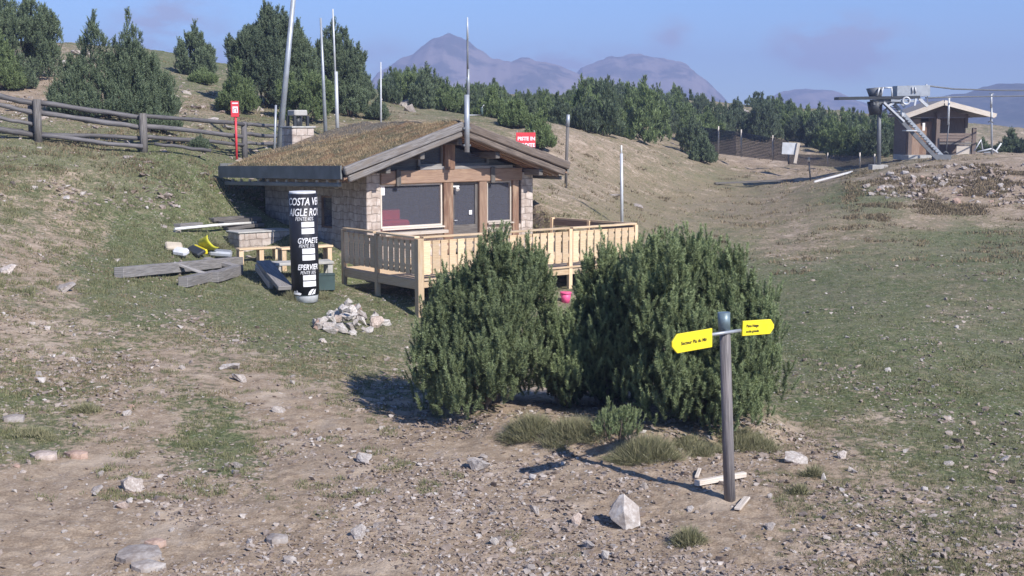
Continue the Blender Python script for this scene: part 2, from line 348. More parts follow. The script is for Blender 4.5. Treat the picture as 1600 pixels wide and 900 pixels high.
# ------------------------------------------------------------------ builders
def tag(o, label=None, cat=None, group=None, kind=None):
    if label: o['label'] = label
    if cat: o['category'] = cat
    if group: o['group'] = group
    if kind: o['kind'] = kind
    return o
def thing(name, label, cat, loc=(0, 0, 0), rz=0, group=None):
    o = bpy.data.objects.new(name, None); COL.objects.link(o); o.location = loc; o.rotation_euler.z = rz; o.empty_display_size = .2
    return tag(o, label, cat, group)
def copy_tree(root):
    r = root.copy(); COL.objects.link(r)
    for ch in root.children:
        c = ch.copy(); COL.objects.link(c); c.parent = r
        for g in ch.children:
            d = g.copy(); COL.objects.link(d); d.parent = c
    return r
class MB:
    def __init__(s): s.v = []; s.f = []; s.uv = []; s.sm = []
    def quads(s, pts, faces, uvs, smooth=False):
        o = len(s.v); s.v += [tuple(p) for p in pts]
        for fc, u in zip(faces, uvs): s.f.append([o + i for i in fc]); s.uv.append(u); s.sm.append(smooth)
    def beam(s, p, q, w, h, up=(0, 0, 1), wob=0, seg=1, w2=None, h2=None):
        p = Vector(p); q = Vector(q); d = (q - p); L = d.length; d.normalize(); up = Vector(up)
        if abs(d.dot(up)) > .98: up = Vector((0, 1, 0)) if abs(d.y) < .9 else Vector((1, 0, 0))
        a = d.cross(up).normalized(); b = a.cross(d).normalized(); w2 = w if w2 is None else w2; h2 = h if h2 is None else h2
        r0 = random.random() * 9; pts = []
        for i in range(seg + 1):
            t = i / seg; c = p.lerp(q, t) + (a * random.uniform(-wob, wob) + b * random.uniform(-wob, wob) if 0 < i < seg else Vector())
            ww = (w + (w2 - w) * t) / 2; hh = (h + (h2 - h) * t) / 2
            pts += [c - a * ww - b * hh, c + a * ww - b * hh, c + a * ww + b * hh, c - a * ww + b * hh]
        fs = [(3, 2, 1, 0), tuple(seg * 4 + k for k in range(4))]; us = [[(r0, 0), (r0 + .1, 0), (r0 + .1, h), (r0, h)]] * 2
        for i in range(seg):
            for k in range(4):
                k2 = (k + 1) % 4; e = i * 4; fs.append((e + k, e + k2, e + 4 + k2, e + 4 + k))
                x0 = r0 + L * i / seg; x1 = r0 + L * (i + 1) / seg; y0 = r0 + k * .37; y1 = y0 + (w if k % 2 == 0 else h)
                us.append([(x0, y0), (x0, y1), (x1, y1), (x1, y0)])
        s.quads(pts, fs, us); return s
    def box(s, c, d, up=(0, 0, 1)):
        c = Vector(c); k = max(range(3), key=lambda i: d[i]); e = Vector((0, 0, 0)); e[k] = d[k] / 2
        if k == 0: return s.beam(c - e, c + e, d[1], d[2])
        if k == 1: return s.beam(c - e, c + e, d[0], d[2])
        return s.beam(c - e, c + e, d[0], d[1], up=(0, 1, 0))
    def tube(s, pts, rad, n=10, cap=True, wob=0):
        pts = [Vector(p) for p in pts]; m = len(pts); rad = [rad] * m if isinstance(rad, (int, float)) else rad; V = []; acc = random.random() * 5; u = [acc]
        for i in range(m):
            d = (pts[min(i + 1, m - 1)] - pts[max(i - 1, 0)]).normalized(); up = Vector((0, 0, 1)) if abs(d.z) < .9 else Vector((1, 0, 0))
            a = d.cross(up).normalized(); b = a.cross(d)
            for k in range(n):
                t = 2 * math.pi * k / n; r = rad[i] * (1 + random.uniform(-wob, wob)); V.append(pts[i] + (a * math.cos(t) + b * math.sin(t)) * r)
            if i: acc += (pts[i] - pts[i - 1]).length; u.append(acc)
        fs = []; us = []
        for i in range(m - 1):
            for k in range(n):
                k2 = (k + 1) % n; fs.append((i * n + k, i * n + k2, (i + 1) * n + k2, (i + 1) * n + k))
                y0 = k / n * .5; y1 = (k + 1) / n * .5; us.append([(u[i], y0), (u[i], y1), (u[i + 1], y1), (u[i + 1], y0)])
        s.quads(V, fs, us, True)
        if cap:
            o = len(s.v) - len(V)
            s.f.append([o + k for k in range(n)][::-1]); s.uv.append([(0, 0)] * n); s.sm.append(False)
            s.f.append([o + (m - 1) * n + k for k in range(n)]); s.uv.append([(0, 0)] * n); s.sm.append(False)
        return s
    def prism(s, poly, ax, d0, d1, to3):
        # poly of 2D points extruded; to3(x, y, depth) -> 3D
        n = len(poly); V = [to3(x, y, d0) for x, y in poly] + [to3(x, y, d1) for x, y in poly]
        fs = [tuple(range(n))[::-1], tuple(range(n, 2 * n))]; us = [[(x, y) for x, y in poly][::-1], [(x, y) for x, y in poly]]
        for k in range(n):
            k2 = (k + 1) % n; fs.append((k, k2, n + k2, n + k)); us.append([(0, 0), (.3, 0), (.3, .1), (0, .1)])
        s.quads(V, fs, us); return s
    def build(s, name, m, parent=None, bevel=0):
        me = bpy.data.meshes.new(name); me.from_pydata(s.v, [], s.f)
        uv = me.uv_layers.new(name='UVMap'); flat = [c for f in s.uv for p in f for c in p]; uv.data.foreach_set('uv', flat)
        me.polygons.foreach_set('use_smooth', s.sm); me.materials.append(MATS[m])
        bm = bmesh.new(); bm.from_mesh(me); bmesh.ops.recalc_face_normals(bm, faces=bm.faces); bm.to_mesh(me); bm.free()
        me.update(); o = bpy.data.objects.new(name, me); COL.objects.link(o)
        if parent: o.parent = parent
        if bevel:
            b = o.modifiers.new('bevel', 'BEVEL'); b.width = bevel; b.segments = 1; b.limit_method = 'ANGLE'
        return o
def npmesh(name, V, Fa, m, tint=None, parent=None, smooth=False, link=True):
    V = np.asarray(V, np.float32).reshape(-1, 3); Fa = np.asarray(Fa, np.int32); k = Fa.shape[1]
    me = bpy.data.meshes.new(name); me.vertices.add(len(V)); me.vertices.foreach_set('co', V.ravel())
    me.loops.add(Fa.size); me.loops.foreach_set('vertex_index', Fa.ravel()); me.polygons.add(len(Fa))
    me.polygons.foreach_set('loop_start', np.arange(0, Fa.size, k, dtype=np.int32)); me.polygons.foreach_set('loop_total', np.full(len(Fa), k, np.int32))
    if tint is not None:
        a = me.attributes.new('tint', 'FLOAT', 'POINT'); a.data.foreach_set('value', np.asarray(tint, np.float32).ravel())
    me.materials.append(MATS[m]) if isinstance(m, str) else [me.materials.append(MATS[x]) for x in m]
    me.update(calc_edges=True)
    me.polygons.foreach_set('use_smooth', np.full(len(Fa), smooth, bool))
    if not link: return me
    o = bpy.data.objects.new(name, me); COL.objects.link(o)
    if parent: o.parent = parent
    return o
def textmesh(body, size, bold=0.0, shear=0.0, spacing=1.0):
    cu = bpy.data.curves.new('t', 'FONT'); cu.body = body; cu.size = size; cu.offset = bold; cu.shear = shear; cu.space_character = spacing; cu.resolution_u = 3
    o = bpy.data.objects.new('t', cu); COL.objects.link(o); bpy.context.view_layer.update()
    me = bpy.data.meshes.new_from_object(o.evaluated_get(bpy.context.evaluated_depsgraph_get()))
    bpy.data.objects.remove(o); bpy.data.curves.remove(cu)
    bm = bmesh.new(); bm.from_mesh(me); bmesh.ops.triangulate(bm, faces=bm.faces); bm.to_mesh(me); bm.free(); me.materials.clear()
    return me

# ------------------------------------------------------------------ ground
def build_ground():
    rr = np.concatenate([np.geomspace(1.2, 11, 16)[:-1], np.geomspace(11, 60, 500)[:-1], np.geomspace(60, 190, 190)[:-1], np.geomspace(190, 6000, 32)])
    tt = np.concatenate([np.linspace(-math.pi, -R(26), 34)[:-1], np.linspace(-R(26), R(26), 470)[:-1], np.linspace(R(26), math.pi, 34)[:-1]])
    X = rr[:, None] * np.sin(tt); Y = rr[:, None] * np.cos(tt); Z = gz(X, Y); dirt, dry = cover(X, Y, Z)
    n, m = X.shape; V = np.stack([X, Y, Z], -1).reshape(-1, 3); V = np.vstack([V, [[0, 0, Z[0].mean()]]])
    i = np.arange(n - 1)[:, None] * m; j = np.arange(m); j2 = (j + 1) % m
    Q = np.stack([i + j, i + j2, i + m + j2, i + m + j], -1).reshape(-1, 4)
    Q = Q[:, ::-1]
    o = npmesh('ground', V, Q, 'ground', smooth=True)
    # centre cap
    for nm, a in (('dirt', dirt), ('dry', dry)):
        at = o.data.attributes.new(nm, 'FLOAT', 'POINT'); at.data.foreach_set('value', np.append(a.ravel(), .5).astype(np.float32))
    tag(o, kind='structure'); return o
build_ground()
# far mountains
def mountain(name, prof, Y, m, depth, base=-90, seed=1):
    xs = np.array([p[0] for p in prof], float); ys = np.array([p[1] for p in prof], float)
    n = 160; px = np.linspace(xs[0], xs[-1], n); py = np.interp(px, xs, ys) + fbm(px * .06, px * 0 + seed, 4, seed) * 7
    k = 34; V = []
    for b in range(k):
        t = b / (k - 1)                      # 0 = foot on the near side, .5 = crest, 1 = foot behind
        h = 1 - abs(t - .5) * 2; yy = Y + (t - .5) * 2 * depth
        crest = np.array([W(a, c, Y)[2] for a, c in zip(px, py)]); x = (px - 800) / F * Y * 1.008
        rough = fbm(x * .01 + seed, np.full(n, yy * .01), 5, seed) * 60 * (1 - h ** 2 * .86) + fbm(x * .05, np.full(n, yy * .05), 3, seed + 3) * 7 * h
        hh = np.sin(h * math.pi / 2) ** 1.15
        V.append(np.stack([x + fbm(x * .01, np.full(n, yy * .02), 3, seed + 9) * 40 * (1 - h), np.full(n, yy), base + (crest - base) * hh + rough * (crest > base + 5)], -1))
    V = np.concatenate(V); i = np.arange(k - 1)[:, None] * n; j = np.arange(n - 1)
    Q = np.stack([i + j, i + j + 1, i + n + j + 1, i + n + j], -1).reshape(-1, 4)
    return tag(npmesh(name, V, Q, m, smooth=True), kind='structure')
mountain('mountain', [(520,215),(560,160),(600,112),(625,95),(650,84),(665,72),(680,62),(692,57),(703,53),(714,57),(735,67),(750,80),(770,92),(785,95),(800,96),(815,93),(830,95),(850,99),(880,108),(920,124),(960,150),(1000,215)], 2050, 'mountain_slope', 420, seed=3)
mountain('mountain', [(840,215),(870,160),(890,125),(905,105),(930,95),(955,87),(975,84),(995,86),(1010,90),(1040,97),(1060,103),(1080,118),(1100,135),(1120,160),(1150,215)], 2250, 'mountain_slope', 420, seed=11)
mountain('mountain', [(1120,215),(1180,165),(1215,146),(1240,140),(1262,141),(1290,147),(1320,160),(1350,166),(1400,205),(1430,225)], 2350, 'mountain_slope', 400, seed=23)
mountain('mountain', [(1290,200),(1350,190),(1380,180),(1410,165),(1450,155),(1500,146),(1540,138),(1570,131),(1600,127),(1660,122),(1740,120),(1850,130),(2000,190)], 1500, 'forest_slope', 500, seed=31)

# ------------------------------------------------------------------ pines
def shoots(rg, P, D, L, nn, nl, nw, spread=38, tintbase=None, tipt=.35):
    N = len(P); up = np.where(np.abs(D[:, 2:3]) > .9, [[1., 0, 0]], [[0, 0, 1.]])
    U = np.cross(D, up); U /= np.linalg.norm(U, axis=1, keepdims=True); Vv = np.cross(D, U)
    L = np.broadcast_to(L, (N,)); k = np.arange(nn)
    t = (k + rg.random((N, nn))) / nn; ang = k * 2.4 + rg.random((N, nn)) * .9 + rg.random((N, 1)) * 6.28
    sp = np.radians(spread + rg.normal(0, 9, (N, nn)) - 22 * t ** 3)
    rad = U[:, None] * np.cos(ang)[..., None] + Vv[:, None] * np.sin(ang)[..., None]
    base = P[:, None] + D[:, None] * (t * L[:, None])[..., None]
    nd = D[:, None] * np.cos(sp)[..., None] + rad * np.sin(sp)[..., None]
    wv = np.cross(nd, rad); wv /= np.linalg.norm(wv, axis=2, keepdims=True) + 1e-9
    roll = rg.random((N, nn, 1)) * 3.14; wv = wv * np.cos(roll) + np.cross(nd, wv) * np.sin(roll)
    ln = nl * (1 - .25 * t + rg.normal(0, .1, (N, nn)))
    tip = base + nd * ln[..., None]; w = wv * nw / 2
    V = np.stack([base - w, base + w, tip], 2)
    ti = (rg.random((N, 1)) * .55 if tintbase is None else tintbase[:, None]) + t * tipt + rg.random((N, nn)) * .1
    T = np.repeat(np.clip(ti, 0, 1)[..., None], 3, 2)
    return V.reshape(-1, 3), T.reshape(-1)
def lobe_shoots(rg, lobes, dens, extra=6):
    Ps, Ds, Ts = [], [], []
    for (x, y, zb, zt, r, lx, ly) in lobes:
        h = max(zt - zb, .2); n = int(dens * 6.28 * r * h * .75) + extra
        u = rg.random(n) ** .85; a = rg.random(n) * 6.283; q = 1.04 - .55 * rg.random(n) ** 1.8
        prof = (1 - u ** 1.9) ** .8 * (.62 + .38 * np.minimum(1, u * 3.2)); lump = 1 + .28 * np.sin(a * 3 + x * 9 + u * 9) * rg.random(n)
        rr = r * prof * q * lump
        px = x + lx * u + rr * np.cos(a); py = y + ly * u + rr * np.sin(a); pz = zb + u * h
        d = np.stack([np.cos(a) * .5 * (1.15 - u) + lx * .3 + rg.normal(0, .17, n), np.sin(a) * .5 * (1.15 - u) + ly * .3 + rg.normal(0, .17, n), np.full(n, 1.0)], 1)
        d /= np.linalg.norm(d, axis=1, keepdims=True)
        Ps.append(np.stack([px, py, pz], 1)); Ds.append(d); Ts.append(rg.random(n) * .3 + .3 * (q > .88) + .1 * u)
    return np.concatenate(Ps), np.concatenate(Ds), np.concatenate(Ts)
def tris(n): return np.arange(n * 3, dtype=np.int32).reshape(-1, 3)
def limbs(parent, lobes, r0, m='bark'):
    b = MB()
    for (x, y, zb, zt, r, lx, ly) in lobes:
        p0 = Vector((x * .25, y * .25, -.15)); p1 = Vector((x * .8, y * .8, zb + .2 * (zt - zb))); p2 = Vector((x + lx * .8, y + ly * .8, zb + .85 * (zt - zb)))
        b.tube([p0, p0.lerp(p1, .5) + Vector((0, 0, -.06)), p1, p2], [r0, r0 * .8, r0 * .6, r0 * .15], 6)
    return b.build('trunk', m, parent)
def clusters(rg, env, Rx, Ry, zb, n, hc, rc, core=.25, jit=.04):
    # many small upright clusters of shoots on the skin of the envelope env(x, y) -> height above the foot
    L = []; k = 0; tries = 0
    while k < n and tries < n * 20:
        tries += 1; a = rg.random() * 6.283; side = rg.random() < .55
        q = rg.uniform(.9 - jit, 1.0 + jit) if side else math.sqrt(rg.random()) * .97
        if rg.random() < core: q *= .75
        x = q * Rx * math.cos(a); y = q * Ry * math.sin(a); top = env(x, y)
        if top < hc * .5: continue
        h = hc * rg.uniform(.7, 1.35); zt = top * (1 - (rg.random() ** 1.2 if side else rg.random() ** 2.5 * .6)); zt = max(zt, min(top, h * .9)); zz = zb(x, y) if zb else 0
        L.append((x - .04 * x, y - .04 * y, zz + max(0, zt - h), zz + zt, rc * rg.uniform(.7, 1.25), x / Rx * h * .28, y / Ry * h * .28)); k += 1
    return L
def pk_env(rg, H, Rr, peaks, sharp, body=None):
    pk = peaks or [(0, 1.0)]; s0 = rg.random() * 50
    def env(x, y):
        q = math.hypot(x, y) / Rr; b = 0
        for fx, fh in pk:
            d = math.hypot(x / Rr - fx, y / Rr * .8); b = max(b, fh * max(0, 1 - d ** 1.15 * sharp * .85))
        b = max(b, (body or (.6 if sharp < .7 else .45)) * (1 - q ** 2.4))
        return H * b * (.86 + .3 * (float(vnoise(x * 3 / Rr + s0, y * 3 / Rr)) - .3)) + .06 * H
    return env
def pine(px, top, wpx, Y, label, seed, n=11, mat='needles', group=None, peaks=None, sharp=1.0, body=None, base_py=None, cat='pine tree', name='pine_tree', q=1.0, dens=None, group_=None):
    rg = np.random.default_rng(seed); g = ground_at(px, Y); H = W(px, top, Y).z - g.z; Wd = wpx * Y / F
    H = max(H, .4)
    t = thing(name, label, cat, g, 0, group); s = Y / 50 * q; hc = max(.16 * H, .3); L = clusters(rg, pk_env(rg, H, Wd * .46, peaks, sharp, body), Wd * .46, Wd * .46, None, int(n * 13), hc, hc * .36)
    for fx, fh in (peaks or [(0, 1.0)]): L.append((fx * Wd * .46, 0, .45 * H * fh, H * fh * 1.02, hc * .36, 0, 0))
    P, D, T = lobe_shoots(rg, L, (dens * 1.3 if dens else 36 / s ** 1.5))
    V, TT = shoots(rg, P, D, .26 * s ** .6 * (.8 + .4 * rg.random(len(P))), 17, .1 * s ** .8, .03 * s, 50, T, .45)
    c = npmesh('crown', V, tris(len(V) // 3), mat, TT, t); limbs(t, [(l[0] * .5, l[1] * .5, .03 * H, .4 * H, .1, 0, 0) for l in L[:6]], .06)
    return t

# ---- the big bushes in the foreground
def bush(outline, pxr, Yc, Ry, nl, label, seed, cut=None, low=.6, group=None, dens=17, skirt=.06):
    rg = np.random.default_rng(seed); x0, x1 = pxr; g = ground_at((x0 + x1) / 2, Yc); Rx = (x1 - x0) / 2 * Yc / F
    t = thing('mountain_pine_bush', label, 'bush', g, 0, group); L = []
    ox = [p[0] for p in outline]; oy = [p[1] for p in outline]
    def zb(x, y): return g1(g.x + x, g.y + y) - g.z
    s0 = seed * 3.1
    def env(x, y):
        px = 800 + (g.x + x) / (g.y + y) * F; ztop = W(px, float(np.interp(px, ox, oy)), g.y + y).z - g.z - zb(x, y)
        fr = max(0, -y / Ry); return ztop * (1 - low * fr ** 1.7) * (.76 + .42 * float(vnoise(x * 2.9 + s0, y * 2.9)))
    L = clusters(rg, env, Rx, Ry, zb, nl * 8, .46, .15, jit=.1)
    L = [l for l in L if l[2] - zb(l[0], l[1]) > skirt * (1 if l[1] < .3 else 0) * rg.uniform(.3, 1.3)]
    for px, py in outline[1:-1]:
        xx = (px - 800) / F * Yc - g.x
        if abs(xx) < Rx * .99:
            for k in range(3):
                zt = W(px, py, Yc).z - g.z - .16 * k; x2 = xx + rg.uniform(-.06, .06) * k; L += [(x2, rg.uniform(-.12, .1), zt - .6, zt - .04, .11, 0, 0)] * 2
    P, D, T = lobe_shoots(rg, L, dens, 2)
    n = int(nl * 38); aa = rg.random(n) * 6.28; qq = rg.random(n) ** .5 * .82; X_ = qq * Rx * np.cos(aa); Y_ = qq * Ry * np.sin(aa)
    ev = np.array([env(u, w) for u, w in zip(X_, Y_)]); Pi = np.stack([X_, Y_, ev * rg.uniform(.05, .85, n)], 1); Pi[:, 2] = np.maximum(Pi[:, 2], skirt * .8); Di = rg.normal(0, .4, (n, 3)) + [0, 0, 1]; Di /= np.linalg.norm(Di, axis=1, keepdims=True)
    P = np.vstack([P, Pi]); D = np.vstack([D, Di]); T = np.append(T, rg.random(n) * .1)  # inner shoots tinted dark: shade inside the bush put into the colour
    V, TT = shoots(rg, P, D, .23 * (.7 + .6 * rg.random(len(P))), 84, .06, .0135, 58, T, .6)
    npmesh('crown', V, tris(len(V) // 3), 'near_needles', TT, t); limbs(t, [(l[0] * .7, l[1] * .7, l[2] * .5, max(l[3] * .8, .4), .1, 0, 0) for l in L[:30]], .045, 'grey_bark')
    return t, L
bush([(630,560),(645,520),(662,490),(690,445),(712,428),(735,425),(755,392),(775,360),(790,395),(805,398),(825,378),(845,395),(846,410),(860,450),(872,520)], (648, 856), 20.6, 1.3, 34,
     'large dark green mountain pine bush on the left, in front of the wooden deck', 11)
bush([(870,600),(890,540),(903,485),(915,445),(925,410),(945,372),(960,402),(985,396),(1000,384),(1020,380),(1045,372)], (888, 1020), 20.8, 1.0, 24,
     'dark mountain pine bush with one tall spire, in the middle of the clump', 12, skirt=.22)
bush([(970,425),(1000,392),(1025,380),(1048,366),(1070,388),(1090,384),(1112,396),(1140,384),(1160,400),(1178,432),(1200,462),(1218,500),(1230,570)], (972, 1206), 19.6, 1.5, 48,
     'broad dark mountain pine bush on the right, behind the yellow signpost', 13)
bush([(838,560),(855,510),(868,482),(880,500),(893,484),(905,505),(925,560)], (846, 918), 20.7, .75, 11,
     'low pine bush filling the gap between the left bush and the middle one', 14)
def sprig(px, py, wpx, hpx, label, seed):
    rg = np.random.default_rng(seed); g = ground_px(px, py); s = g.y / F; t = thing('pine_seedling', label, 'small bush', g); n = 9
    L = [(rg.uniform(-.5, .5) * wpx * s, rg.uniform(-.15, .15), .02, hpx * s * rg.uniform(.6, 1), .13, 0, 0) for _ in range(n)]
    P, D, T = lobe_shoots(rg, L, 75); V, TT = shoots(rg, P, D, .13, 32, .055, .009, 40, T + .2)
    npmesh('crown', V, tris(len(V) // 3), 'near_needles', TT, t); limbs(t, L, .015)
sprig(958, 690, 75, 52, 'low sprig of pine in front of the bushes beside the grass tussocks', 5)

# ---- pines on the left hill, each its own
LH = [
 (30, -12, 128, 62, 'big rounded pine at the top left corner of the hill', dict(n=16, peaks=[(-.3, 1), (.25, .93), (.7, .6)], sharp=.5)),
 (2, 48, 62, 57, 'fresh green pine bush under the big corner pine', dict(n=8, mat='fresh_needles')),
 (34, 92, 42, 58, 'small green pine bush on the rocky ground at far left', dict(n=5)),
 (178, 28, 196, 50, 'wide multi-topped pine shrub right behind the log fence', dict(n=24, peaks=[(-.28, 1.0), (.3, 1.02), (.05, .74), (-.5, .62), (.55, .6)], sharp=1.5, body=.62)),
 (245, 170, 75, 48.5, 'lower pine bush leaning out beside the wide shrub behind the fence', dict(n=8)),
 (306, 38, 58, 74, 'slim pointed pine alone on the skyline above the fence', dict(n=9, peaks=[(0, 1), (-.5, .75)], sharp=.8)),
 (318, 112, 40, 70, 'small bushy pine below the slim skyline pine', dict(n=5, mat='fresh_needles')),
 (412, 8, 100, 63, 'tallest pine of the hill, left of the leaning steel mast', dict(n=18, peaks=[(0.1, 1.0), (.55, .93), (-.6, .72)], sharp=.5)),
 (372, 100, 62, 59, 'bright green pine bush at the foot of the tallest pine', dict(n=8, mat='fresh_needles')),
 (468, 38, 62, 64, 'dark pine between the leaning mast and the thin grey mast', dict(n=12, sharp=.6)),
 (478, 108, 88, 59, 'low fresh green pine behind the stone chimney', dict(n=11, mat='fresh_needles', sharp=.5)),
 (528, 40, 78, 67, 'dark open-topped pine behind the two thin masts', dict(n=14, peaks=[(-.15, 1), (.4, .9), (.75, .68)], sharp=.5)),
 (566, 103, 38, 74, 'small dark pine just right of the masts', dict(n=7)),
 (545, 120, 60, 66, 'squat green pine under the dark pine by the masts', dict(n=8, sharp=.6)),
 (640, 112, 58, 86, 'bushy pine left of the pointed pine above the hut roof', dict(n=9, mat='fresh_needles')),
 (667, 103, 46, 84, 'pointed pine standing above the hut roof', dict(n=9, peaks=[(0, 1), (.6, .8)])),
 (700, 128, 50, 82, 'rounded pine behind the peak of the hut', dict(n=9, mat='fresh_needles')),
 (768, 140, 56, 76, 'green pine just right of the roof antenna', dict(n=10, mat='fresh_needles')),
 (806, 152, 50, 70, 'green pine left of the red banner', dict(n=10, mat='fresh_needles')),
 (842, 178, 48, 64, 'fresh green pine beside the red banner behind the roof', dict(n=9, mat='fresh_needles')),
 (1098, 212, 40, 88, 'dark pine bush standing alone in front of the forest above the bank', dict(n=7, dens=16)),
 (313, 230, 24, 47.0, 'tiny round pine bush in front of the log fence', dict(n=4)),
 (590, 158, 30, 66, 'small pine beside the thin pole above the turf roof', dict(n=5)),
 (1578, 208, 44, 96, 'pine at the right edge beyond the lift cabin', dict(n=7, dens=12)),
 (1535, 222, 36, 97, 'low pine right behind the lift cabin', dict(n=5, dens=12)),
 (1610, 200, 40, 95, 'pine cut by the right edge of the picture', dict(n=7, dens=12)),
]
for i, (px, top, w, Y, lab, kw) in enumerate(LH): pine(px, top, w, Y, lab, 100 + i, **kw)

# ---- forest on the ridge: templates then copies
def forest():
    rg = np.random.default_rng(77); T = []
    for k in range(7):
        H = 3.3; Wd = [2.0, 2.4, 1.7, 2.6, 2.1, 1.6, 2.9][k]; pk = [(0, 1), (.45, .8)] if k % 3 == 0 else [(0, 1)]; L = clusters(rg, pk_env(rg, H, Wd / 2, pk, .6 if k % 2 else .9), Wd / 2, Wd / 2, None, 52, .55, .2)
        L += [(f * Wd / 2, 0, .5 * H * h_, H * h_ * 1.02, .2, 0, 0) for f, h_ in pk]
        P, D, TT = lobe_shoots(rg, L, 11); V, ti = shoots(rg, P, D, .34, 11, .24, .065, 36, TT)
        T.append(npmesh('pine_tree', V, tris(len(V) // 3), 'needles' if k % 3 else 'fresh_needles', ti, link=False))
    top = [(600,112),(650,108),(700,132),(780,130),(800,145),(850,140),(880,150),(905,126),(960,124),(1010,130),(1040,130),(1090,145),(1130,155),(1190,140),(1215,150),(1250,165),(1300,172),(1400,172),(1500,190),(1640,195)]
    bot = [(590,160),(640,172),(700,195),(760,200),(840,205),(900,208),(960,215),(1000,222),(1040,235),(1085,245),(1110,225),(1150,215),(1230,232),(1300,245),(1360,250),(1400,243),(1530,243),(1640,243)]
    made = []; tries = 0
    while len(made) < 265 and tries < 9000:
        tries += 1; px = rg.uniform(598, 1415); Y = math.exp(rg.uniform(math.log(78), math.log(168))); g = ground_at(px, Y); py = float(proj(g.x, g.y, g.z)[1])
        if py > np.interp(px, *zip(*bot)): continue
        if 1140 < px < 1200 and 170 < py < 190 and rg.random() < .8: continue
        if 880 < px < 930 and 155 < py < 178 and rg.random() < .6: continue
        if any((g - m).length < 1.5 for m in made): continue
        tp = float(np.interp(px, *zip(*top))); hmax = (py - tp) * Y / F; h = min(rg.uniform(2.2, 4.3), hmax * rg.uniform(.8, 1.06))
        if h < .8: continue
        made.append(g); k = rg.integers(7); o = bpy.data.objects.new('pine_tree', T[k]); COL.objects.link(o)
        o.location = g - Vector((0, 0, .1)); o.rotation_euler.z = rg.random() * 6.28; s = h / 3.3; o.scale = (s * rg.uniform(.85, 1.25), s * rg.uniform(.85, 1.25), s)
        tag(o, 'dark green pine among the dense forest on the ridge behind the hut', 'pine tree', 'pines of the forest on the ridge')
forest()

# ------------------------------------------------------------------ the hut (local frame: x along the front, y to the back, z up from the floor)
HUT = Vector((-4.48, 39.5, .594)); HA = math.atan2(.613, .79)
Ux, Vx = Vector((math.cos(HA), math.sin(HA), 0)), Vector((-math.sin(HA), math.cos(HA), 0))
def HL(t, s, z): return HUT + Ux * t + Vx * s + Vector((0, 0, z))
def facade(px, py, s=0.0):
    # point of the front plane seen at a pixel, in hut coordinates
    lo_, hi = 20.0, 70.0
    for _ in range(50):
        m = (lo_ + hi) / 2; p = W(px, py, m); d = (p - HUT).dot(Vx) - s
        if d > 0: hi = m
        else: lo_ = m
    return (p - HUT).dot(Ux), p.z - HUT.z
hut = thing('mountain_hut', 'low stone and timber hut with a turf roof, glazed gable front behind the wooden deck', 'hut', HUT, HA)
WID, DEP = 6.58, 6.8; RT = 2.98; EL, ER = -1.35, 7.3; ZR, ZE = 4.2, 2.84   # ridge x, eaves, ridge and eave heights (upper side)
def zroof(t): return ZR - (ZR - ZE) * (abs(t - RT) / ((RT - EL) if t < RT else (ER - RT)))
for x0, x1, y0, y1 in ((0, .5, .003, .45), (WID - .5, WID, .003, .45)):
    ztop = zroof((x0 + x1) / 2) - .62
    MB().box(((x0 + x1) / 2, (y0 + y1) / 2, (ztop - .9) / 2), (x1 - x0, y1 - y0, ztop + .9)).build('stone_pillar', 'stone_wall', hut, .02)
w = MB()     # side walls and back wall; opening for the side window
wy0, wy1, wz0, wz1 = 2.17, 2.92, .78, 1.82; zt = zroof(0) - .6
w.box((.2, (.453 + wy0) / 2, (zt - .9) / 2), (.4, wy0 - .453, zt + .9)); w.box((.2, (wy1 + DEP) / 2, (zt - .9) / 2), (.4, DEP - wy1, zt + .9))
w.box((.2, (wy0 + wy1) / 2, (wz0 - .9) / 2), (.4, wy1 - wy0 - .004, wz0 + .9)); w.box((.2, (wy0 + wy1) / 2, (wz1 + zt) / 2), (.4, wy1 - wy0 - .004, zt - wz1))
w.box((WID - .2, (.453 + DEP) / 2, (zt - .9) / 2), (.4, DEP - .453, zt + .9)); w.box((WID / 2, DEP - .2, (zt - .9) / 2), (WID - .81, .4, zt + .9))
w.build('wall', 'stone_wall', hut, .015)
sw = MB().box((.12, (wy0 + wy1) / 2, (wz0 + wz1) / 2), (.03, wy1 - wy0 - .1, wz1 - wz0 - .1)).build('side_window', 'window_glass', hut)
fr = MB()
for yy in (wy0 + .03, wy1 - .03): fr.box((.09, yy, (wz0 + wz1) / 2), (.07, .06, wz1 - wz0))
for zz in (wz0 + .03, wz1 - .03): fr.box((.09, (wy0 + wy1) / 2, zz), (.066, wy1 - wy0 - .124, .06))
fr.build('frame', 'brown_wood', sw)
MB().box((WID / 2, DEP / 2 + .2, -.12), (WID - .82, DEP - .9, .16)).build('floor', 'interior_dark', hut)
MB().box((WID / 2, DEP / 2 + .2, zt - .1), (WID - .82, DEP - .9, .06)).build('ceiling', 'interior_dark', hut)
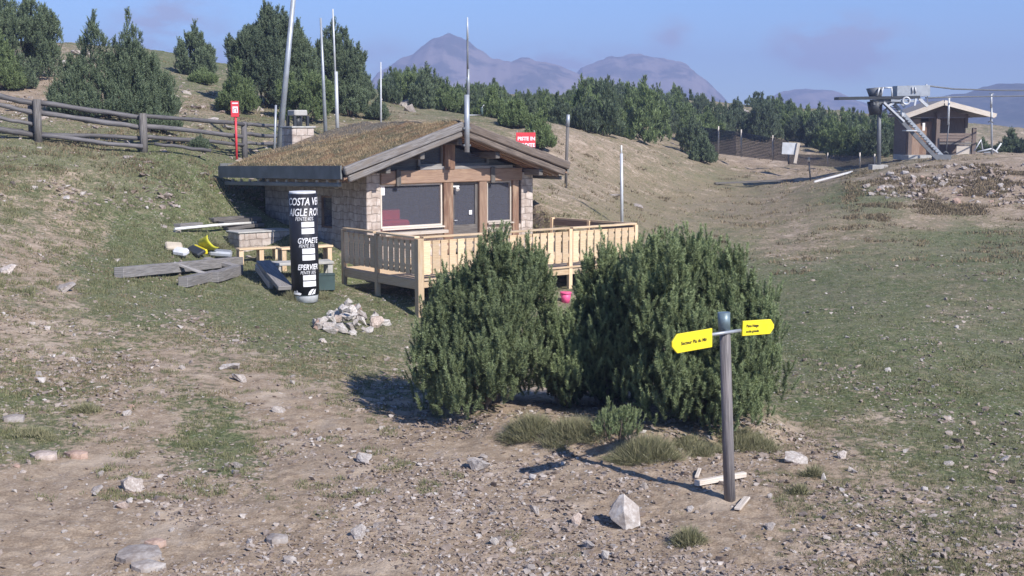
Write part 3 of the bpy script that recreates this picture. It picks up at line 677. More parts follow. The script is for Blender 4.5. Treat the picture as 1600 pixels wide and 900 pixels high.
# front timber: measured on the front plane
def fx(px, py=320): return facade(px, py)[0]
def post(name, pxa, pxb, z0, z1, y=.1, d=.24, m='brown_wood', par=hut):
    a, b = fx(pxa), fx(pxb); return MB().box(((a + b) / 2, y, (z0 + z1) / 2), (b - a, d, z1 - z0)).build(name, m, par, .012)
zb0 = facade(640, 287)[1]; zb1 = facade(640, 266)[1]      # tie beam
tb = MB().beam((.5, .1, (zb0 + zb1) / 2), (WID - .5, .1, (zb0 + zb1) / 2), .3, zb1 - zb0).build('tie_beam', 'honey_wood', hut, .02)
post('post', 693.5, 708, -.05, zb0); post('post', 749, 761, -.05, zb0, m='honey_wood'); post('post', 801, 810.5, -.05, zb0); 
p_ = post('king_post', 694, 709.5, zb1, 3.62, y=.06, d=.28)
for px in (621, 768):
    a = fx(px); b = MB(); b.beam((a, -.06, zb1 + .04), (a, -.06, zb0 - .06), .17, .1, up=(0, 1, 0)); b.build('bracket', 'dark_weathered_wood', hut, .01)
def window(name, pxa, pxb, z0, z1, y=.14, fw=.055, fm='pale_plank', sill=True):
    a, b = fx(pxa), fx(pxb); o = MB().box(((a + b) / 2, y, (z0 + z1) / 2), (b - a - .02, .02, z1 - z0 - .02)).build(name, 'window_glass', hut); f = MB()
    for x in (a + fw / 2, b - fw / 2): f.box((x, y - .04, (z0 + z1) / 2), (fw, .09, z1 - z0))
    for z in (z0 + fw / 2, z1 - fw / 2): f.box(((a + b) / 2, y - .04, z), (b - a - 2 * fw - .002, .086, fw))
    f.build('frame', fm, o)
    if sill: MB().beam((a - .02, y - .12, z0 - .03), (b + .02, y - .12, z0 - .03), .2, .05).build('sill', 'pale_plank', o)
    return o
zw0 = facade(640, 355)[1]; zw1 = zb0 - .01
window('window', 596, 692.5, zw0, zw1); window('window', 762, 800.5, facade(780, 347)[1], zw1)
a, b = .5, fx(693.5)
MB().box(((a + b) / 2, .2, (zw0 - .95) / 2), (b - a - .004, .3, zw0 + .75)).build('parapet', 'stone_wall', hut); a2, b2 = fx(761.2), WID - .5; MB().box(((a2 + b2) / 2, .2, (zw0 - .95) / 2), (b2 - a2 - .004, .3, zw0 + .75)).build('parapet', 'stone_wall', hut)
lg = MB(); lg.beam((a + .01, -.1, zw0 - .18), (b, -.1, zw0 - .18), .34, .1).build('ledge', 'pale_plank', hut, .01)
# door
a, b = fx(708.6), fx(748.6); dz0 = facade(728, 351)[1]
d_ = MB(); d_.box(((a + b) / 2, .12, (dz0 - .03) / 2), (b - a, .07, dz0 + .03)); d_.box((a + .05, .12, (dz0 + zb0) / 2), (.1, .07, zb0 - dz0 - .004)); d_.box((b - .05, .12, (dz0 + zb0) / 2), (.1, .07, zb0 - dz0 - .004)); d_.box(((a + b) / 2, .12, zb0 - .05), (b - a - .204, .066, .09))
door = d_.build('door', 'dark_weathered_wood', hut, .006)
MB().box(((a + b) / 2, .13, (dz0 + zb0 - .1) / 2), (b - a - .2, .02, zb0 - dz0 - .1)).build('pane', 'window_glass', door)
MB().box((a + .72 * (b - a), .09, facade(737, 332)[1]), (.12, .015, .14)).build('sticker', 'print_white', door)
hn = MB().tube([(a + .06, .07, 1.02), (a + .06, .03, 1.02), (a + .17, .03, 1.02)], .012, 6).build('handle', 'pale_steel', door)
cam_ = thing('corner_lamp', 'small white fitting above the hut door in the top corner', 'lamp', HL(a + .13, .0, zb0 - .14), HA)
MB().box((0, .06, .0), (.26, .05, .05)).build('bracket', 'white_paint', cam_); MB().tube([(-.02, -.02, -.03), (-.02, -.1, -.11)], [.05, .065], 8).build('lamp_head', 'white_paint', cam_)
# gable panes
def gpane(p0, p1, zlow):
    a, b = fx(p0, 250), fx(p1, 250); o = MB().prism([(a, zlow), (b, zlow), (b, zroof(b) - .66), (a, max(zroof(a) - .66, zlow + .02))], 1, .13, .15, lambda x, z, d: (x, d, z)).build('gable_window', 'window_glass', hut)
    f = MB(); f.beam((a, .1, zlow), (b, .1, zlow), .09, .09); f.beam((a, .1, zlow), (a, .1, zroof(a) - .62), .08, .08); f.beam((b, .1, zlow), (b, .1, zroof(b) - .62), .08, .08); f.build('frame', 'weathered_wood', o)
zg = facade(700, 258)[1]
gpane(657, 693.5, zg); gpane(710, 764, zg)
for s_, pts in ((0, [(.5, zb1 + .002), (fx(656, 250), zb1 + .002), (fx(656, 250), zroof(fx(656, 250)) - .6), (.5, zroof(.5) - .6)]), (1, [(fx(765, 250), zb1 + .002), (WID - .5, zb1 + .002), (WID - .5, zroof(WID - .5) - .6), (fx(765, 250), zroof(fx(765, 250)) - .6)])):
    MB().prism(pts, 1, .16, .2, lambda x, z, d: (x, d, z)).build('gable_board', 'dark_weathered_wood', hut)
MB().beam((fx(656), .05, zb1 + .05), (fx(800), .05, zb1 + .05), .2, .1).build('head_rail', 'weathered_wood', hut, .01)
# roof: boarding, rakes, eaves, turf
SF, SB = -1.0, 7.45
SR = 5.7   # the ridge stops here and the back of the roof is hipped down to the rear eave
def zr_full(x, y): return np.minimum(np.where(np.asarray(x) < RT, ZR - (ZR - ZE) * (RT - x) / (RT - EL), ZR - (ZR - ZE) * (x - RT) / (ER - RT)), ZE + (SB - y) * (ZR - ZE) / (SB - SR))
pr = [(EL, SF + .06, ZE), (RT, SF + .06, ZR), (ER, SF + .06, ZE), (ER, SB, ZE), (RT, SR, ZR), (EL, SB, ZE)]
V_ = [(x, y, z - .28) for x, y, z in pr] + [(x, y, z - .36) for x, y, z in pr]; fs = [(0, 1, 4, 5), (1, 2, 3, 4), (5, 4, 3), (11, 10, 7, 6), (10, 9, 8, 7), (9, 10, 11), (0, 6, 7, 1), (1, 7, 8, 2), (2, 8, 9, 3), (3, 9, 11, 5), (5, 11, 6, 0)]
rf = MB(); rf.quads(V_, fs, [[(V_[k][1], V_[k][0]) for k in f] for f in fs]); roof = rf.build('roof', 'brown_wood', hut)
def rake(e, y, m, up=0):
    b = MB(); sg = 1 if e > RT else -1; dz_ = .2 if y > 0 else 0
    b.beam((RT + sg * .02, y, ZR - .12 - dz_), (e + sg * .02, y, ZE - .10 - 2 * dz_), .16, .26, wob=.008, seg=8)
    b.beam((RT + sg * .06, y + .05, ZR - .36), (e - sg * .14, y + .05, ZE - .33), .14, .2, wob=.008, seg=8)
    return b.build('rake_beam', m, roof, .03)
rake(EL, SF, 'rake_wood'); rake(ER, SF, 'rake_wood_brown'); MB().beam((EL, SB + .03, ZE - .24), (ER, SB + .03, ZE - .24), .05, .36).build('eave_board', 'fascia_metal', roof)
sf = MB()
for k in range(3):
    y = SF + .28 + k * .3; b_ = MB()
    for e in (EL, ER):
        sg = 1 if e > RT else -1; b_.beam((RT + sg * .1, y, ZR - .43), (e - sg * .25, y, ZE - .40), .09, .12)
    b_.build('rafter', 'honey_wood' if k == 0 else 'brown_wood', roof)
for x, z in ((RT, ZR - .62), (.3, zroof(.3) - .62), (WID - .3, zroof(WID - .3) - .62), (1.55, zroof(1.55) - .6), (WID - 2.1, zroof(WID - 2.1) - .6)):
    MB().beam((x, SF + .2, z), (x, .7, z), .17, .22).build('purlin', 'dark_weathered_wood', roof, .02)
for e, nm in ((EL, 'l'), (ER, 'r')):
    sg = 1 if e > RT else -1; dz = .22 if sg < 0 else 0
    b = MB(); b.beam((e + sg * .06, SF + .1, ZE - .13), (e + sg * .06, SB, ZE - .13 - dz), .05, .40, wob=.004, seg=6); b.build('eave_board', 'fascia_metal', roof)
    b = MB(); b.beam((e - sg * .04, SF + .35, ZE - .51), (e - sg * .04, SB - .3, ZE - .51 - dz), .12, .13); b.build('gutter', 'fascia_metal', roof, .02)
    b = MB()
    for k in range(12):
        y = SF + .5 + k * .65; b.box((e - sg * .07, y, ZE - .42 - dz * k / 12), (.06, .09, .1))
    b.build('gutter_bracket', 'pale_plank', roof)
def turf():
    nx, ny = 90, 110; xs = np.linspace(EL + .0, ER, nx); ys = np.linspace(SF + .1, SB, ny); X, Y = np.meshgrid(xs, ys, indexing='ij')
    zr = zr_full(X, Y)
    dz = np.where(X < RT, .22 * (RT - X) / (RT - EL) * np.clip((Y - SF) / (SB - SF), 0, 1), 0)
    ed = np.minimum(np.minimum((X - EL) / .25, (ER - X) / .25), np.minimum((Y - SF) / .3, (SB - Y) / .3)); ed = np.clip(ed, 0, 1)
    Z = zr - dz - .09 + ed * (.05 + .2 * (fbm(X * 1.6, Y * 1.6, 4, 4) + .25))
    Vt = np.stack([X, Y, Z], -1); i = np.arange(nx - 1)[:, None] * ny; j = np.arange(ny - 1)
    Q = np.stack([i + j, i + ny + j, i + ny + j + 1, i + j + 1], -1).reshape(-1, 4)
    t = npmesh('turf', Vt.reshape(-1, 3), Q, 'roof_turf', parent=hut, smooth=True)
    rg = np.random.default_rng(4); n = 15000; gx = rg.uniform(EL + .05, ER - .05, n); gy = rg.uniform(SF + .15, SB - .05, n)
    ix = np.clip(((gx - EL) / (ER - EL) * (nx - 1)).astype(int), 0, nx - 1); iy = np.clip(((gy - SF - .1) / (SB - SF - .1) * (ny - 1)).astype(int), 0, ny - 1); gzz = Z[ix, iy]
    keep = rg.random(n) < np.clip(fbm(gx * 1.1, gy * 1.1, 3, 8) * 2.2 + .6, .1, 1) * np.clip(1.15 - np.clip(.55 * gx + .3 * gy - 1.6, 0, 1.2), .1, 1); gx, gy, gzz = gx[keep], gy[keep], gzz[keep]
    V, T = blades_np(rg, gx, gy, gzz - .02, 6, .1, .014, .09); npmesh('dry_grass', V, tris(len(V) // 3), 'dry_blades', T, t)
def blades_np(rg, x, y, z, nb, h, w, spread):
    N = len(x); a = rg.random((N, nb)) * 6.283; r = rg.random((N, nb)) * spread; hh = h * (.45 + .8 * rg.random((N, nb))) * (np.ones((N, 1)))
    bx = x[:, None] + r * np.cos(a); by = y[:, None] + r * np.sin(a); lean = rg.random((N, nb)) * .9 * hh; a2 = a + rg.normal(0, .6, (N, nb)); wa = rg.random((N, nb)) * 3.14
    wx = np.cos(wa) * w / 2; wy = np.sin(wa) * w / 2; bz = np.broadcast_to(z[:, None], (N, nb))
    V = np.stack([np.stack([bx - wx, by - wy, bz], -1), np.stack([bx + wx, by + wy, bz], -1), np.stack([bx + lean * np.cos(a2), by + lean * np.sin(a2), bz + hh], -1)], 2)
    T = np.repeat(np.clip(rg.random((N, 1)) * .7 + rg.random((N, nb)) * .3, 0, 1)[..., None], 3, 2)
    return V.reshape(-1, 3), T.reshape(-1)
turf()
# chimney on the turf
cx, cy = 1.18, 6.5; cz = float(zr_full(cx, cy)) - .72
ch = thing('chimney', 'squat pale stone chimney with a slab cap on dark legs, on the turf roof', 'chimney', HL(cx, cy, cz), HA)
MB().box((0, 0, .52), (.86, .8, 1.26)).build('stone_stack', 'stone_wall', ch, .03); MB().box((0, 0, 1.17), (.94, .88, .06)).build('stack_rim', 'slab_stone', ch, .01)
for x, y in ((-.25, -.25), (.25, -.25), (-.25, .25), (.25, .25)): MB().box((x, y, 1.38), (.09, .09, .36)).build('leg', 'dark_steel', ch)
MB().tube([(0, 0, 1.2), (0, 0, 1.5)], .13, 10).build('flue', 'dark_steel', ch); MB().box((0, 0, 1.66), (.52, .52, .2)).build('cap_slab', 'slab_stone', ch, .03)
# furniture inside
sofa = thing('red_sofa', 'red cushioned sofa inside the hut behind the large left window', 'sofa', HL(1.2, .85, -.04), HA)
MB().box((0, 0, .9), (1.5, .7, .44)).build('cushion', 'red_fabric', sofa, .08); MB().box((0, .34, 1.26), (1.5, .2, .4)).build('backrest', 'red_fabric', sofa, .06)
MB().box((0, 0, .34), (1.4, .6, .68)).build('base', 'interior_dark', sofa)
nt = tag(MB().box((fx(600.5), .118, facade(600, 297)[1]), (.18, .012, .34)).build('notice', 'print_white'), 'small pale notice in the top left corner of the large hut window', 'notice')
nt.location = HUT; nt.rotation_euler.z = HA
# antenna at the ridge
an = thing('antenna_mast', 'tall steel antenna mast bolted to the front peak of the hut', 'antenna', HL(RT + .02, SF - .14, ZR - .95), HA)
def rel(px, py, Y, o): return W(px, py, Y) - Vector(o.location)
ya = (HL(RT, SF, 0)).y - .1; hgt = lambda py: (W(733, py, ya).z - HUT.z) - (ZR - .95)
MB().tube([(0, 0, 0), (0, 0, hgt(148))], .085, 10).build('mast_foot', 'steel', an); MB().tube([(.07, .02, hgt(150)), (.07, .02, hgt(108))], .05, 8).build('sleeve', 'steel', an)
MB().tube([(.05, .02, hgt(120)), (.05, .02, hgt(60))], .032, 8).build('rod', 'mid_steel', an); MB().tube([(.05, .02, hgt(62)), (.05, .02, hgt(27))], [.035, .02], 8).build('whip', 'pale_steel', an)
for z in (.22, .75): MB().box((0, .06, z), (.28, .14, .06)).build('clamp', 'mid_steel', an)
MB().tube([(.05, 0, hgt(180)), (.56, 0, hgt(180)), (.58, 0, hgt(168)), (.66, 0, hgt(164))], .022, 6).build('side_arm', 'pale_steel', an); MB().tube([(.58, 0, hgt(181)), (.58, 0, hgt(168))], .04, 8).build('sensor', 'teal_plastic', an)

# ------------------------------------------------------------------ the deck
DL, DW = 8.0, 4.1                      # along the front, and to the back
dk0 = Vector((W(655, 400, 34.5).x, 34.5, HUT.z)); deck = thing('wooden_deck', 'new pale larch deck with a picket balustrade in front of the hut', 'deck', dk0, HA)
MB().box((DL / 2, DW / 2, -.1), (DL - .1, DW - .1, .05)).build('floor_boards', 'new_wood', deck)
def dgz(x, y):
    p = dk0 + Ux * x + Vx * y; return g1(p.x, p.y) - dk0.z
MB().box(((1.52 + DL) / 2, DW + .5, -.1), (DL - 1.52, .98, .05)).build('floor_boards', 'new_wood', deck)
b = MB()
for x in (0, DL): b.beam((x, .02, -.22), (x, DW, -.22), .07, .25)
b.beam((.1, 0, -.20), (DL - .03, 0, -.20), .07, .2); b.beam((.1, -.03, -.075), (DL, -.03, -.075), .12, .05); b.build('joist_frame', 'new_wood', deck, .006)
for x in (0, 2.7, 5.35, DL):
    for y in (0, DW / 2 + .1, DW - .1):
        if 0 < x < DL and y > 0: continue
        z0 = dgz(x, y) - .2
        MB().box((x, y, (z0 + 1.05) / 2), (.19 if x == 0 and y == 0 else .13, .19 if x == 0 and y == 0 else .12, 1.05 - z0)).build('post', 'new_wood', deck, .008)
def ballu(p, q, n, hole=True):
    p = Vector(p); q = Vector(q); d = (q - p); L = d.length; d.normalize(); nn = Vector((-d.y, d.x, 0))
    MB().beam(p + Vector((0, 0, 1.08)), q + Vector((0, 0, 1.08)), .17, .055, wob=.003, seg=6).build('handrail', 'new_wood', deck, .008)
    MB().beam(p + Vector((0, 0, .93)) + nn * .03, q + Vector((0, 0, .93)) + nn * .03, .05, .09).build('rail', 'new_wood', deck)
    MB().beam(p + Vector((0, 0, .12)) + nn * .03, q + Vector((0, 0, .12)) + nn * .03, .05, .09).build('rail', 'new_wood', deck)
    st = L / n
    for k in range(n):
        c = p + d * (st * (k + .5)) - nn * .04; hw = st * .37; h0, h1 = .06, .98; y = 0
        poly = [(-hw, h0), (hw, h0), (hw, .2), (hw + .035, .24), (hw + .035, .3), (hw, .34), (hw, .7), (hw + .035, .74), (hw + .035, .8), (hw, .84), (hw, h1), (-hw, h1), (-hw, .84), (-hw, h0)]
        o = MB().prism(poly, 0, 0, .025, lambda x, z, dd: c + d * x + nn * (dd) + Vector((0, 0, z))); o.build('picket', 'new_wood', deck)
ballu((.09, -.0, 0), (2.64, 0, 0), 9); ballu((2.76, 0, 0), (5.29, 0, 0), 9); ballu((5.41, 0, 0), (DL - .06, 0, 0), 9)
ballu((0, DW / 2 + .03, 0), (0, .09, 0), 7); ballu((0, DW - .17, 0), (0, DW / 2 + .17, 0), 6)
b = MB(); b.beam((DL, 0, 1.08), (DL + .1, DW - .1, 1.02), .12, .05); b.build('handrail', 'new_wood', deck)
b = MB(); b.beam((DL, .1, .93), (DL, DW - .1, .9), .05, .2); b.build('rail', 'cabin_wood', deck)
for x, y, L_ in ((-.16, .95, 1.5),):
    pass
# pink bucket under the deck and the pale post by the corner
g = ground_at(884, 37.2); g2 = W(884, 476, 30.5)
g = ground_px(884, 472, 22); bk = thing('pink_bucket', 'bright pink bucket half hidden between the two pine bushes under the deck', 'bucket', (g.x, g.y, W(884, 473, g.y).z))
MB().tube([(0, 0, 0), (0, 0, .26)], [.11, .15], 14).build('body', 'pink_paint', bk); MB().tube([(0, 0, .26), (0, 0, .31)], [.165, .165], 14).build('lid', 'pink_paint', bk)
MB().tube([(.16 * math.cos(a), 0, .25 - .12 * math.sin(a)) for a in np.linspace(0, math.pi, 9)], .008, 5).build('handle', 'dark_steel', bk)

# ------------------------------------------------------------------ low wall, benches and timber on the left of the hut
def hut_local(p): d = Vector(p) - HUT; return d.dot(Ux), d.dot(Vx)
lwz = W(373, 365, 40.5).z; c0 = HL(-2.68, 3.35, 0); zz = g1(c0.x, c0.y) - .5
lw = thing('low_stone_wall', 'low coursed stone wall running out from the left side of the hut', 'wall', (c0.x, c0.y, zz), HA)
MB().box((1.32, .42, (lwz - zz) / 2), (2.64, .84, lwz - zz)).build('masonry', 'stone_wall', lw, .03); MB().box((1.3, .42, lwz - zz + .02), (2.7, .92, .05)).build('coping', 'slab_stone', lw, .015)
def bench(name, pa, pb, Ya, Yb, hz, dep, label, m='new_wood', cat='bench', th=.06, legs=(.06, .55, .94)):
    a = W(*pa, Ya); b_ = W(*pb, Yb); z = (a.z + b_.z) / 2; d = Vector((b_.x - a.x, b_.y - a.y, 0)); L = d.length; rz = math.atan2(d.y, d.x)
    base = Vector((a.x, a.y, g1(a.x, a.y))); t = thing(name, label, cat, base, rz); h = z - base.z
    MB().box((L / 2, dep / 2, h), (L, dep, th)).build('seat', m, t, .01); d.normalize()
    for f in legs:
        for y in (.08, dep - .08):
            q = base + d * L * f; gz0 = g1(q.x, q.y) - base.z - .06; MB().box((L * f, y, (gz0 + h - th / 2) / 2), (.14, .08, h - th / 2 - gz0)).build('leg', m, t)
    return t
bench('plank_bench', (374, 391), (438, 386), 38.9, 39.6, .4, .35, 'pale new plank bench along the front of the low stone wall', 'new_wood')
bench('plank_bench', (440, 389), (521, 385), 38.0, 39.0, .4, .4, 'longer plank bench behind the black sign column', 'new_wood')
bench('grey_table', (430, 409), (522, 415), 36.6, 37.2, .4, .7, 'low grey-topped plank table behind the black sign column', 'slab_stone', 'table', .08)
g = ground_at(512, 37.0)
def crate(px, py, Y, d, rz, label, m, nm='crate', slats=True):
    g = ground_at(px, Y); t = thing(nm, label, 'crate', g, rz); x, y, z = d
    for s in (-1, 1):
        MB().box((s * (x / 2 - .012), 0, z / 2), (.024, y, z)).build('side', m, t); MB().box((0, s * (y / 2 - .012), z / 2), (x - .05, .024, z)).build('side', m, t)
    MB().box((0, 0, z + .01), (x + .03, y + .03, .03)).build('lid', m, t, .006); return t
crate(509, 0, 36.2, (.5, .4, .42), .2, 'dark green bin under the end of the deck beside the black sign column', 'teal_plastic')

def timber(pa, pb, Ya, Yb, w_, h_, label, m='weathered_wood', lift=0, nm='timber_beam', cat='timber', group=None, seg=4, tail=0):
    e = []
    for (x_, y_), l_ in ((pa, lift), (pb, lift + tail)):
        g = ground_px(x_, y_ + (h_ / 2 + l_) * F / Ya, 25); e.append(g + Vector((0, 0, h_ * .47 + l_)))
    A, B = e; mid = (A + B) / 2; t = tag(MB().beam(A - mid, B - mid, w_, h_, wob=.006, seg=seg).build(nm, m, None, .012), label, cat, group); t.location = mid; return t
timber((186, 427), (374, 407), 32.4, 34.6, .27, .27, 'long square grey timber lying at the left of the heap')
timber((286, 441), (340, 429), 31.9, 32.6, .26, .27, 'short grey timber block nearest the camera in the heap')
timber((334, 433), (374, 421), 32.6, 33.6, .26, .3, 'short grey timber block with a brown end right of the heap')
timber((272, 412), (326, 429), 33.6, 31.9, .2, .07, 'thin plank lying across the long square timber', lift=.28, tail=-.1)
timber((300, 419), (366, 405), 33.4, 34.4, .22, .18, 'grey timber behind the crossing thin plank')
timber((322, 404), (372, 418), 35.3, 33.8, .24, .12, 'flat grey board on the right of the timber heap', lift=.15)
timber((412, 409), (447, 452), 36.0, 33.6, .42, .12, 'broad weathered plank propped on its edge beside the black sign column', lift=.42, tail=-.2)
timber((402, 417), (424, 447), 35.9, 34.0, .12, .2, 'narrow plank under the broad propped plank', 'pale_plank', lift=.1, tail=-.1)
timber((277, 356), (312, 353), 39.8, 40.3, .3, .16, 'short pale timber at the back of the yard in the hut shadow edge')
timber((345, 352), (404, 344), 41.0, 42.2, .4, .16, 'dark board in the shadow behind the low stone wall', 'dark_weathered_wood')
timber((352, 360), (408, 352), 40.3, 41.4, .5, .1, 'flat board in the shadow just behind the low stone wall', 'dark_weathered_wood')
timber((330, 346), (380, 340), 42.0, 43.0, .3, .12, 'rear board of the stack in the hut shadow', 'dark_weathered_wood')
a = ground_px(273, 366, 25) + Vector((0, 0, .12)); b_ = ground_px(400, 354, 25) + Vector((0, 0, .12)); md = (a + b_) / 2; t = tag(MB().tube([a - md, (a + b_) / 2 - md + Vector((0, 0, .02)), b_ - md], .045, 8).build('white_pipe', 'white_paint'), 'thin white pipe running into the hut shadow behind the timber heap', 'pipe'); t.location = md
# yellow plastic sled shapes, pads
def shell(px, py, Y, L_, Wd, H, rz, tilt, label, m, nm='plastic_sled', cat='sled'):
    c = ground_px(px, py + 8, 25) + Vector((0, 0, .22)); nx, ny = 16, 10; u = np.linspace(-1, 1, nx); v = np.linspace(-1, 1, ny); U, V_ = np.meshgrid(u, v, indexing='ij'); ta = 1 - .35 * np.clip(U, 0, 1) ** 2
    X = U * L_ / 2; Yy = V_ * Wd / 2 * ta; Z = H * (np.abs(V_) ** 3 + .6 * np.abs(U) ** 4) ; A = np.stack([X, Yy, Z], -1).reshape(-1, 3); B = A + [0, 0, -.03]
    i = np.arange(nx - 1)[:, None] * ny; j = np.arange(ny - 1); Q = np.stack([i + j, i + ny + j, i + ny + j + 1, i + j + 1], -1).reshape(-1, 4); n = nx * ny
    o = npmesh(nm, np.vstack([A, B]), np.vstack([Q, Q[:, ::-1] + n]), m, smooth=True); o.location = c; o.rotation_euler = (tilt, .25, rz)
    sm_ = o.modifiers.new('thick', 'SOLIDIFY'); sm_.thickness = .015
    return tag(o, label, cat)
def lump(px, py, Y, d, rz, label, m, nm, cat, tilt=0):
    o = MB().box((0, 0, 0), d).build(nm, m, None, min(d) * .3); o.location = ground_px(px, py + 6, 25) + Vector((0, 0, d[2] * .5 + .08)); o.rotation_euler = (tilt, .1, rz); return tag(o, label, cat)
shell(320, 389, 35.6, .85, .5, .1, 2.2, .9, 'olive yellow plastic sheet or sled lying behind the timber heap', 'yellow_plastic')
lump(314, 393, 34.9, (.9, .1, .16), -.95, 'bright yellow edge pad leaning on the timber heap', 'yellow_paint', 'yellow_pad', 'pad', .2)
lump(306, 393, 35.1, (.95, .3, .1), -.95, 'dark foam mat leaning beside the bright yellow pad', 'dark_steel', 'foam_mat', 'mat', .5)
lump(272, 388, 35.3, (.5, .35, .14), .4, 'torn tan foam block at the left of the yellow pads', 'tan_foam', 'foam_block', 'foam block', .5)
lump(283, 398, 34.4, (.45, .3, .2), -.3, 'grey crumpled bag in front of the tan foam block', 'foam_white', 'crumpled_bag', 'bag', .3)
lump(345, 399, 35.0, (.7, .4, .18), .2, 'grey folded tarpaulin right of the yellow pads', 'steel', 'folded_tarp', 'tarp', .15)

# ------------------------------------------------------------------ the sign column
gc = ground_px(478, 470); Yc = gc.y; HT = W(475, 297, Yc).z - gc.z; RC = 22.0 * Yc / F
col = thing('sign_column', 'tall black padded column with white run names, left of the deck', 'sign column', gc - Vector((0, 0, .03)))
lean = Vector((-.16, 0, HT)); lean.normalize()
col.rotation_euler = (0, -.012, 0)
MB().tube([(0, 0, 0), (0, 0, .2), (0, 0, HT * .075)], [RC * .86, RC * .9, RC * .93], 32).build('foot_pad', 'foam_white', col)
MB().tube([(0, 0, HT * .07), (0, 0, HT * .5), (0, 0, HT - .06)], [RC * .97, RC, RC], 40).build('wrap', 'black_wrap', col)
MB().tube([(0, 0, HT - .07), (0, 0, HT)], [RC * .96, RC * .93], 32).build('top_pad', 'foam_white', col)
def zc(py): return (470 - py) / (470 - 297) * HT
def wrapped(me, x0, z0, name, rad):
    # x0 in columns of the picture at which the lettering starts; lettering runs round the column
    th0 = math.asin(max(-1, min(1, (x0 - 475) / 22.0)))
    n = len(me.vertices); co = np.empty(n * 3); me.vertices.foreach_get('co', co); co = co.reshape(-1, 3)
    a = th0 + co[:, 0] / rad; V = np.stack([rad * np.sin(a), -rad * np.cos(a), z0 + co[:, 1]], -1)
    me.vertices.foreach_set('co', V.ravel()); me.materials.append(MATS['print_white']); me.update(); o = bpy.data.objects.new(name, me); COL.objects.link(o); o.parent = col; return o
def fine(me, sx=1, m=.03):
    bm = bmesh.new(); bm.from_mesh(me)
    for v in bm.verts: v.co.x *= sx
    for _ in range(6):
        es = [e for e in bm.edges if e.calc_length() > m]
        if not es: break
        bmesh.ops.subdivide_edges(bm, edges=es, cuts=1)
    bmesh.ops.triangulate(bm, faces=bm.faces); bm.to_mesh(me); bm.free(); return me
RW = RC + .012; k_ = Yc / F
for txt, x0, pb, hpx, sp, bold in (('COSTA VERDE', 456, 317.5, 11.5, 1.0, .005), ('AIGLE ROYAL', 457, 334, 11.5, 1.0, .005), ('PENTE 40%', 466, 341.5, 6, 1.02, 0), ('GYPAETE', 468.5, 376.5, 8.5, 1.0, .005), ('PENTE 35%', 470.5, 383, 5.2, 1.0, 0), ('EPERVIER', 467.5, 417.5, 8.5, 1.0, .005), ('PENTE 30%', 471.5, 424.5, 5.2, 1.0, 0)):
    wrapped(fine(textmesh(txt, hpx * k_ / .71, bold, .22, sp), .72), x0, zc(pb), 'lettering', RW)
for p0, p1 in ((343.5, 351.5), (353.5, 362), (384.5, 393), (394.5, 403), (426, 434), (435.5, 444)):
    bm = bmesh.new(); bmesh.ops.create_grid(bm, x_segments=10, y_segments=2, size=.5); me = bpy.data.meshes.new('panel')
    for v in bm.verts: v.co.x = (v.co.x + .5) * 21.5 * k_; v.co.y = (v.co.y + .5) * (p1 - p0) * k_
    bm.to_mesh(me); bm.free(); wrapped(me, 475.5, zc(p1), 'white_panel', RW)
def blob(polys, x0, pb, nm):
    bm = bmesh.new()
    for poly in polys: bm.faces.new([bm.verts.new((x * k_, y * k_, 0)) for x, y in poly])
    me = bpy.data.meshes.new(nm); bm.to_mesh(me); bm.free(); fine(me, 1, .05); wrapped(me, x0, zc(pb), nm, RW)
blob([[(0, 0), (4, 0), (6, 3), (8, 6), (11, 9), (6, 8.5), (2, 5)], [(5, 0), (12, 1.5), (14, 9), (10.5, 7), (8, 3)]], 482, 457, 'emblem')
blob([[(0, 1), (14, 0), (16, 2.5), (12, 4), (1, 3.5)], [(1, 4), (4, 7), (5.5, 4)], [(7, 4.4), (8, 8), (10, 4.4)]], 459, 457, 'emblem')

# ------------------------------------------------------------------ log fence on the left
fence = thing('log_fence', 'weathered grey log rail fence running across the hillside on the left', 'fence', ground_at(222, 45))
F0 = Vector(fence.location)
def fp(px, py, Y): return W(px, py, Y) - F0
def fpost(px, top, Y, r=.13, m='dark_weathered_wood'):
    g = ground_at(px, Y); tp = W(px, top, Y); MB().tube([Vector((tp.x, g.y, g.z - .3)) - F0, tp - F0], [r * 1.1, r], 9, wob=.06).build('post', m, fence)
def frail(a, b, r=.085):
    p, q = fp(*a), fp(*b); pts = [p.lerp(q, t) + Vector((random.uniform(-.02, .02), 0, random.uniform(-.025, .025))) for t in np.linspace(0, 1, 7)]
    MB().tube(pts, [r * random.uniform(.85, 1.1) for _ in pts], 8, wob=.05).build('rail', 'log_wood', fence)
fpost(57, 155, 44); fpost(223, 177, 45); fpost(381, 190, 49.6, .11, 'log_wood'); fpost(48, 158, 44.4, .12)
frail((-30, 144, 43.2), (60, 163, 44.2), .1); frail((-30, 158, 43.2), (60, 178, 44.2)); frail((-30, 178, 43.2), (60, 197, 44.2), .07); frail((-30, 196, 43.2), (60, 213, 44.2), .1)
frail((55, 159, 44.2), (226, 184, 45.2), .09); frail((55, 176, 44.2), (224, 199, 45.1), .09); frail((55, 209, 44.2), (226, 216, 45.2), .08); frail((60, 211, 44), (224, 230, 44.8), .075)
frail((224, 180, 45.2), (385, 195, 49.7), .075); frail((224, 196, 45.2), (384, 215, 49.7), .085); frail((224, 213, 45.2), (383, 226, 49.6), .08); frail((240, 224, 44.8), (330, 236, 45.6), .06)
frail((381, 194, 49.7), (445, 198, 53.5), .07); frail((381, 209, 49.7), (445, 214, 53.5), .08); frail((381, 224, 49.7), (445, 226, 53.5), .07); fpost(442, 192, 53.3, .1)
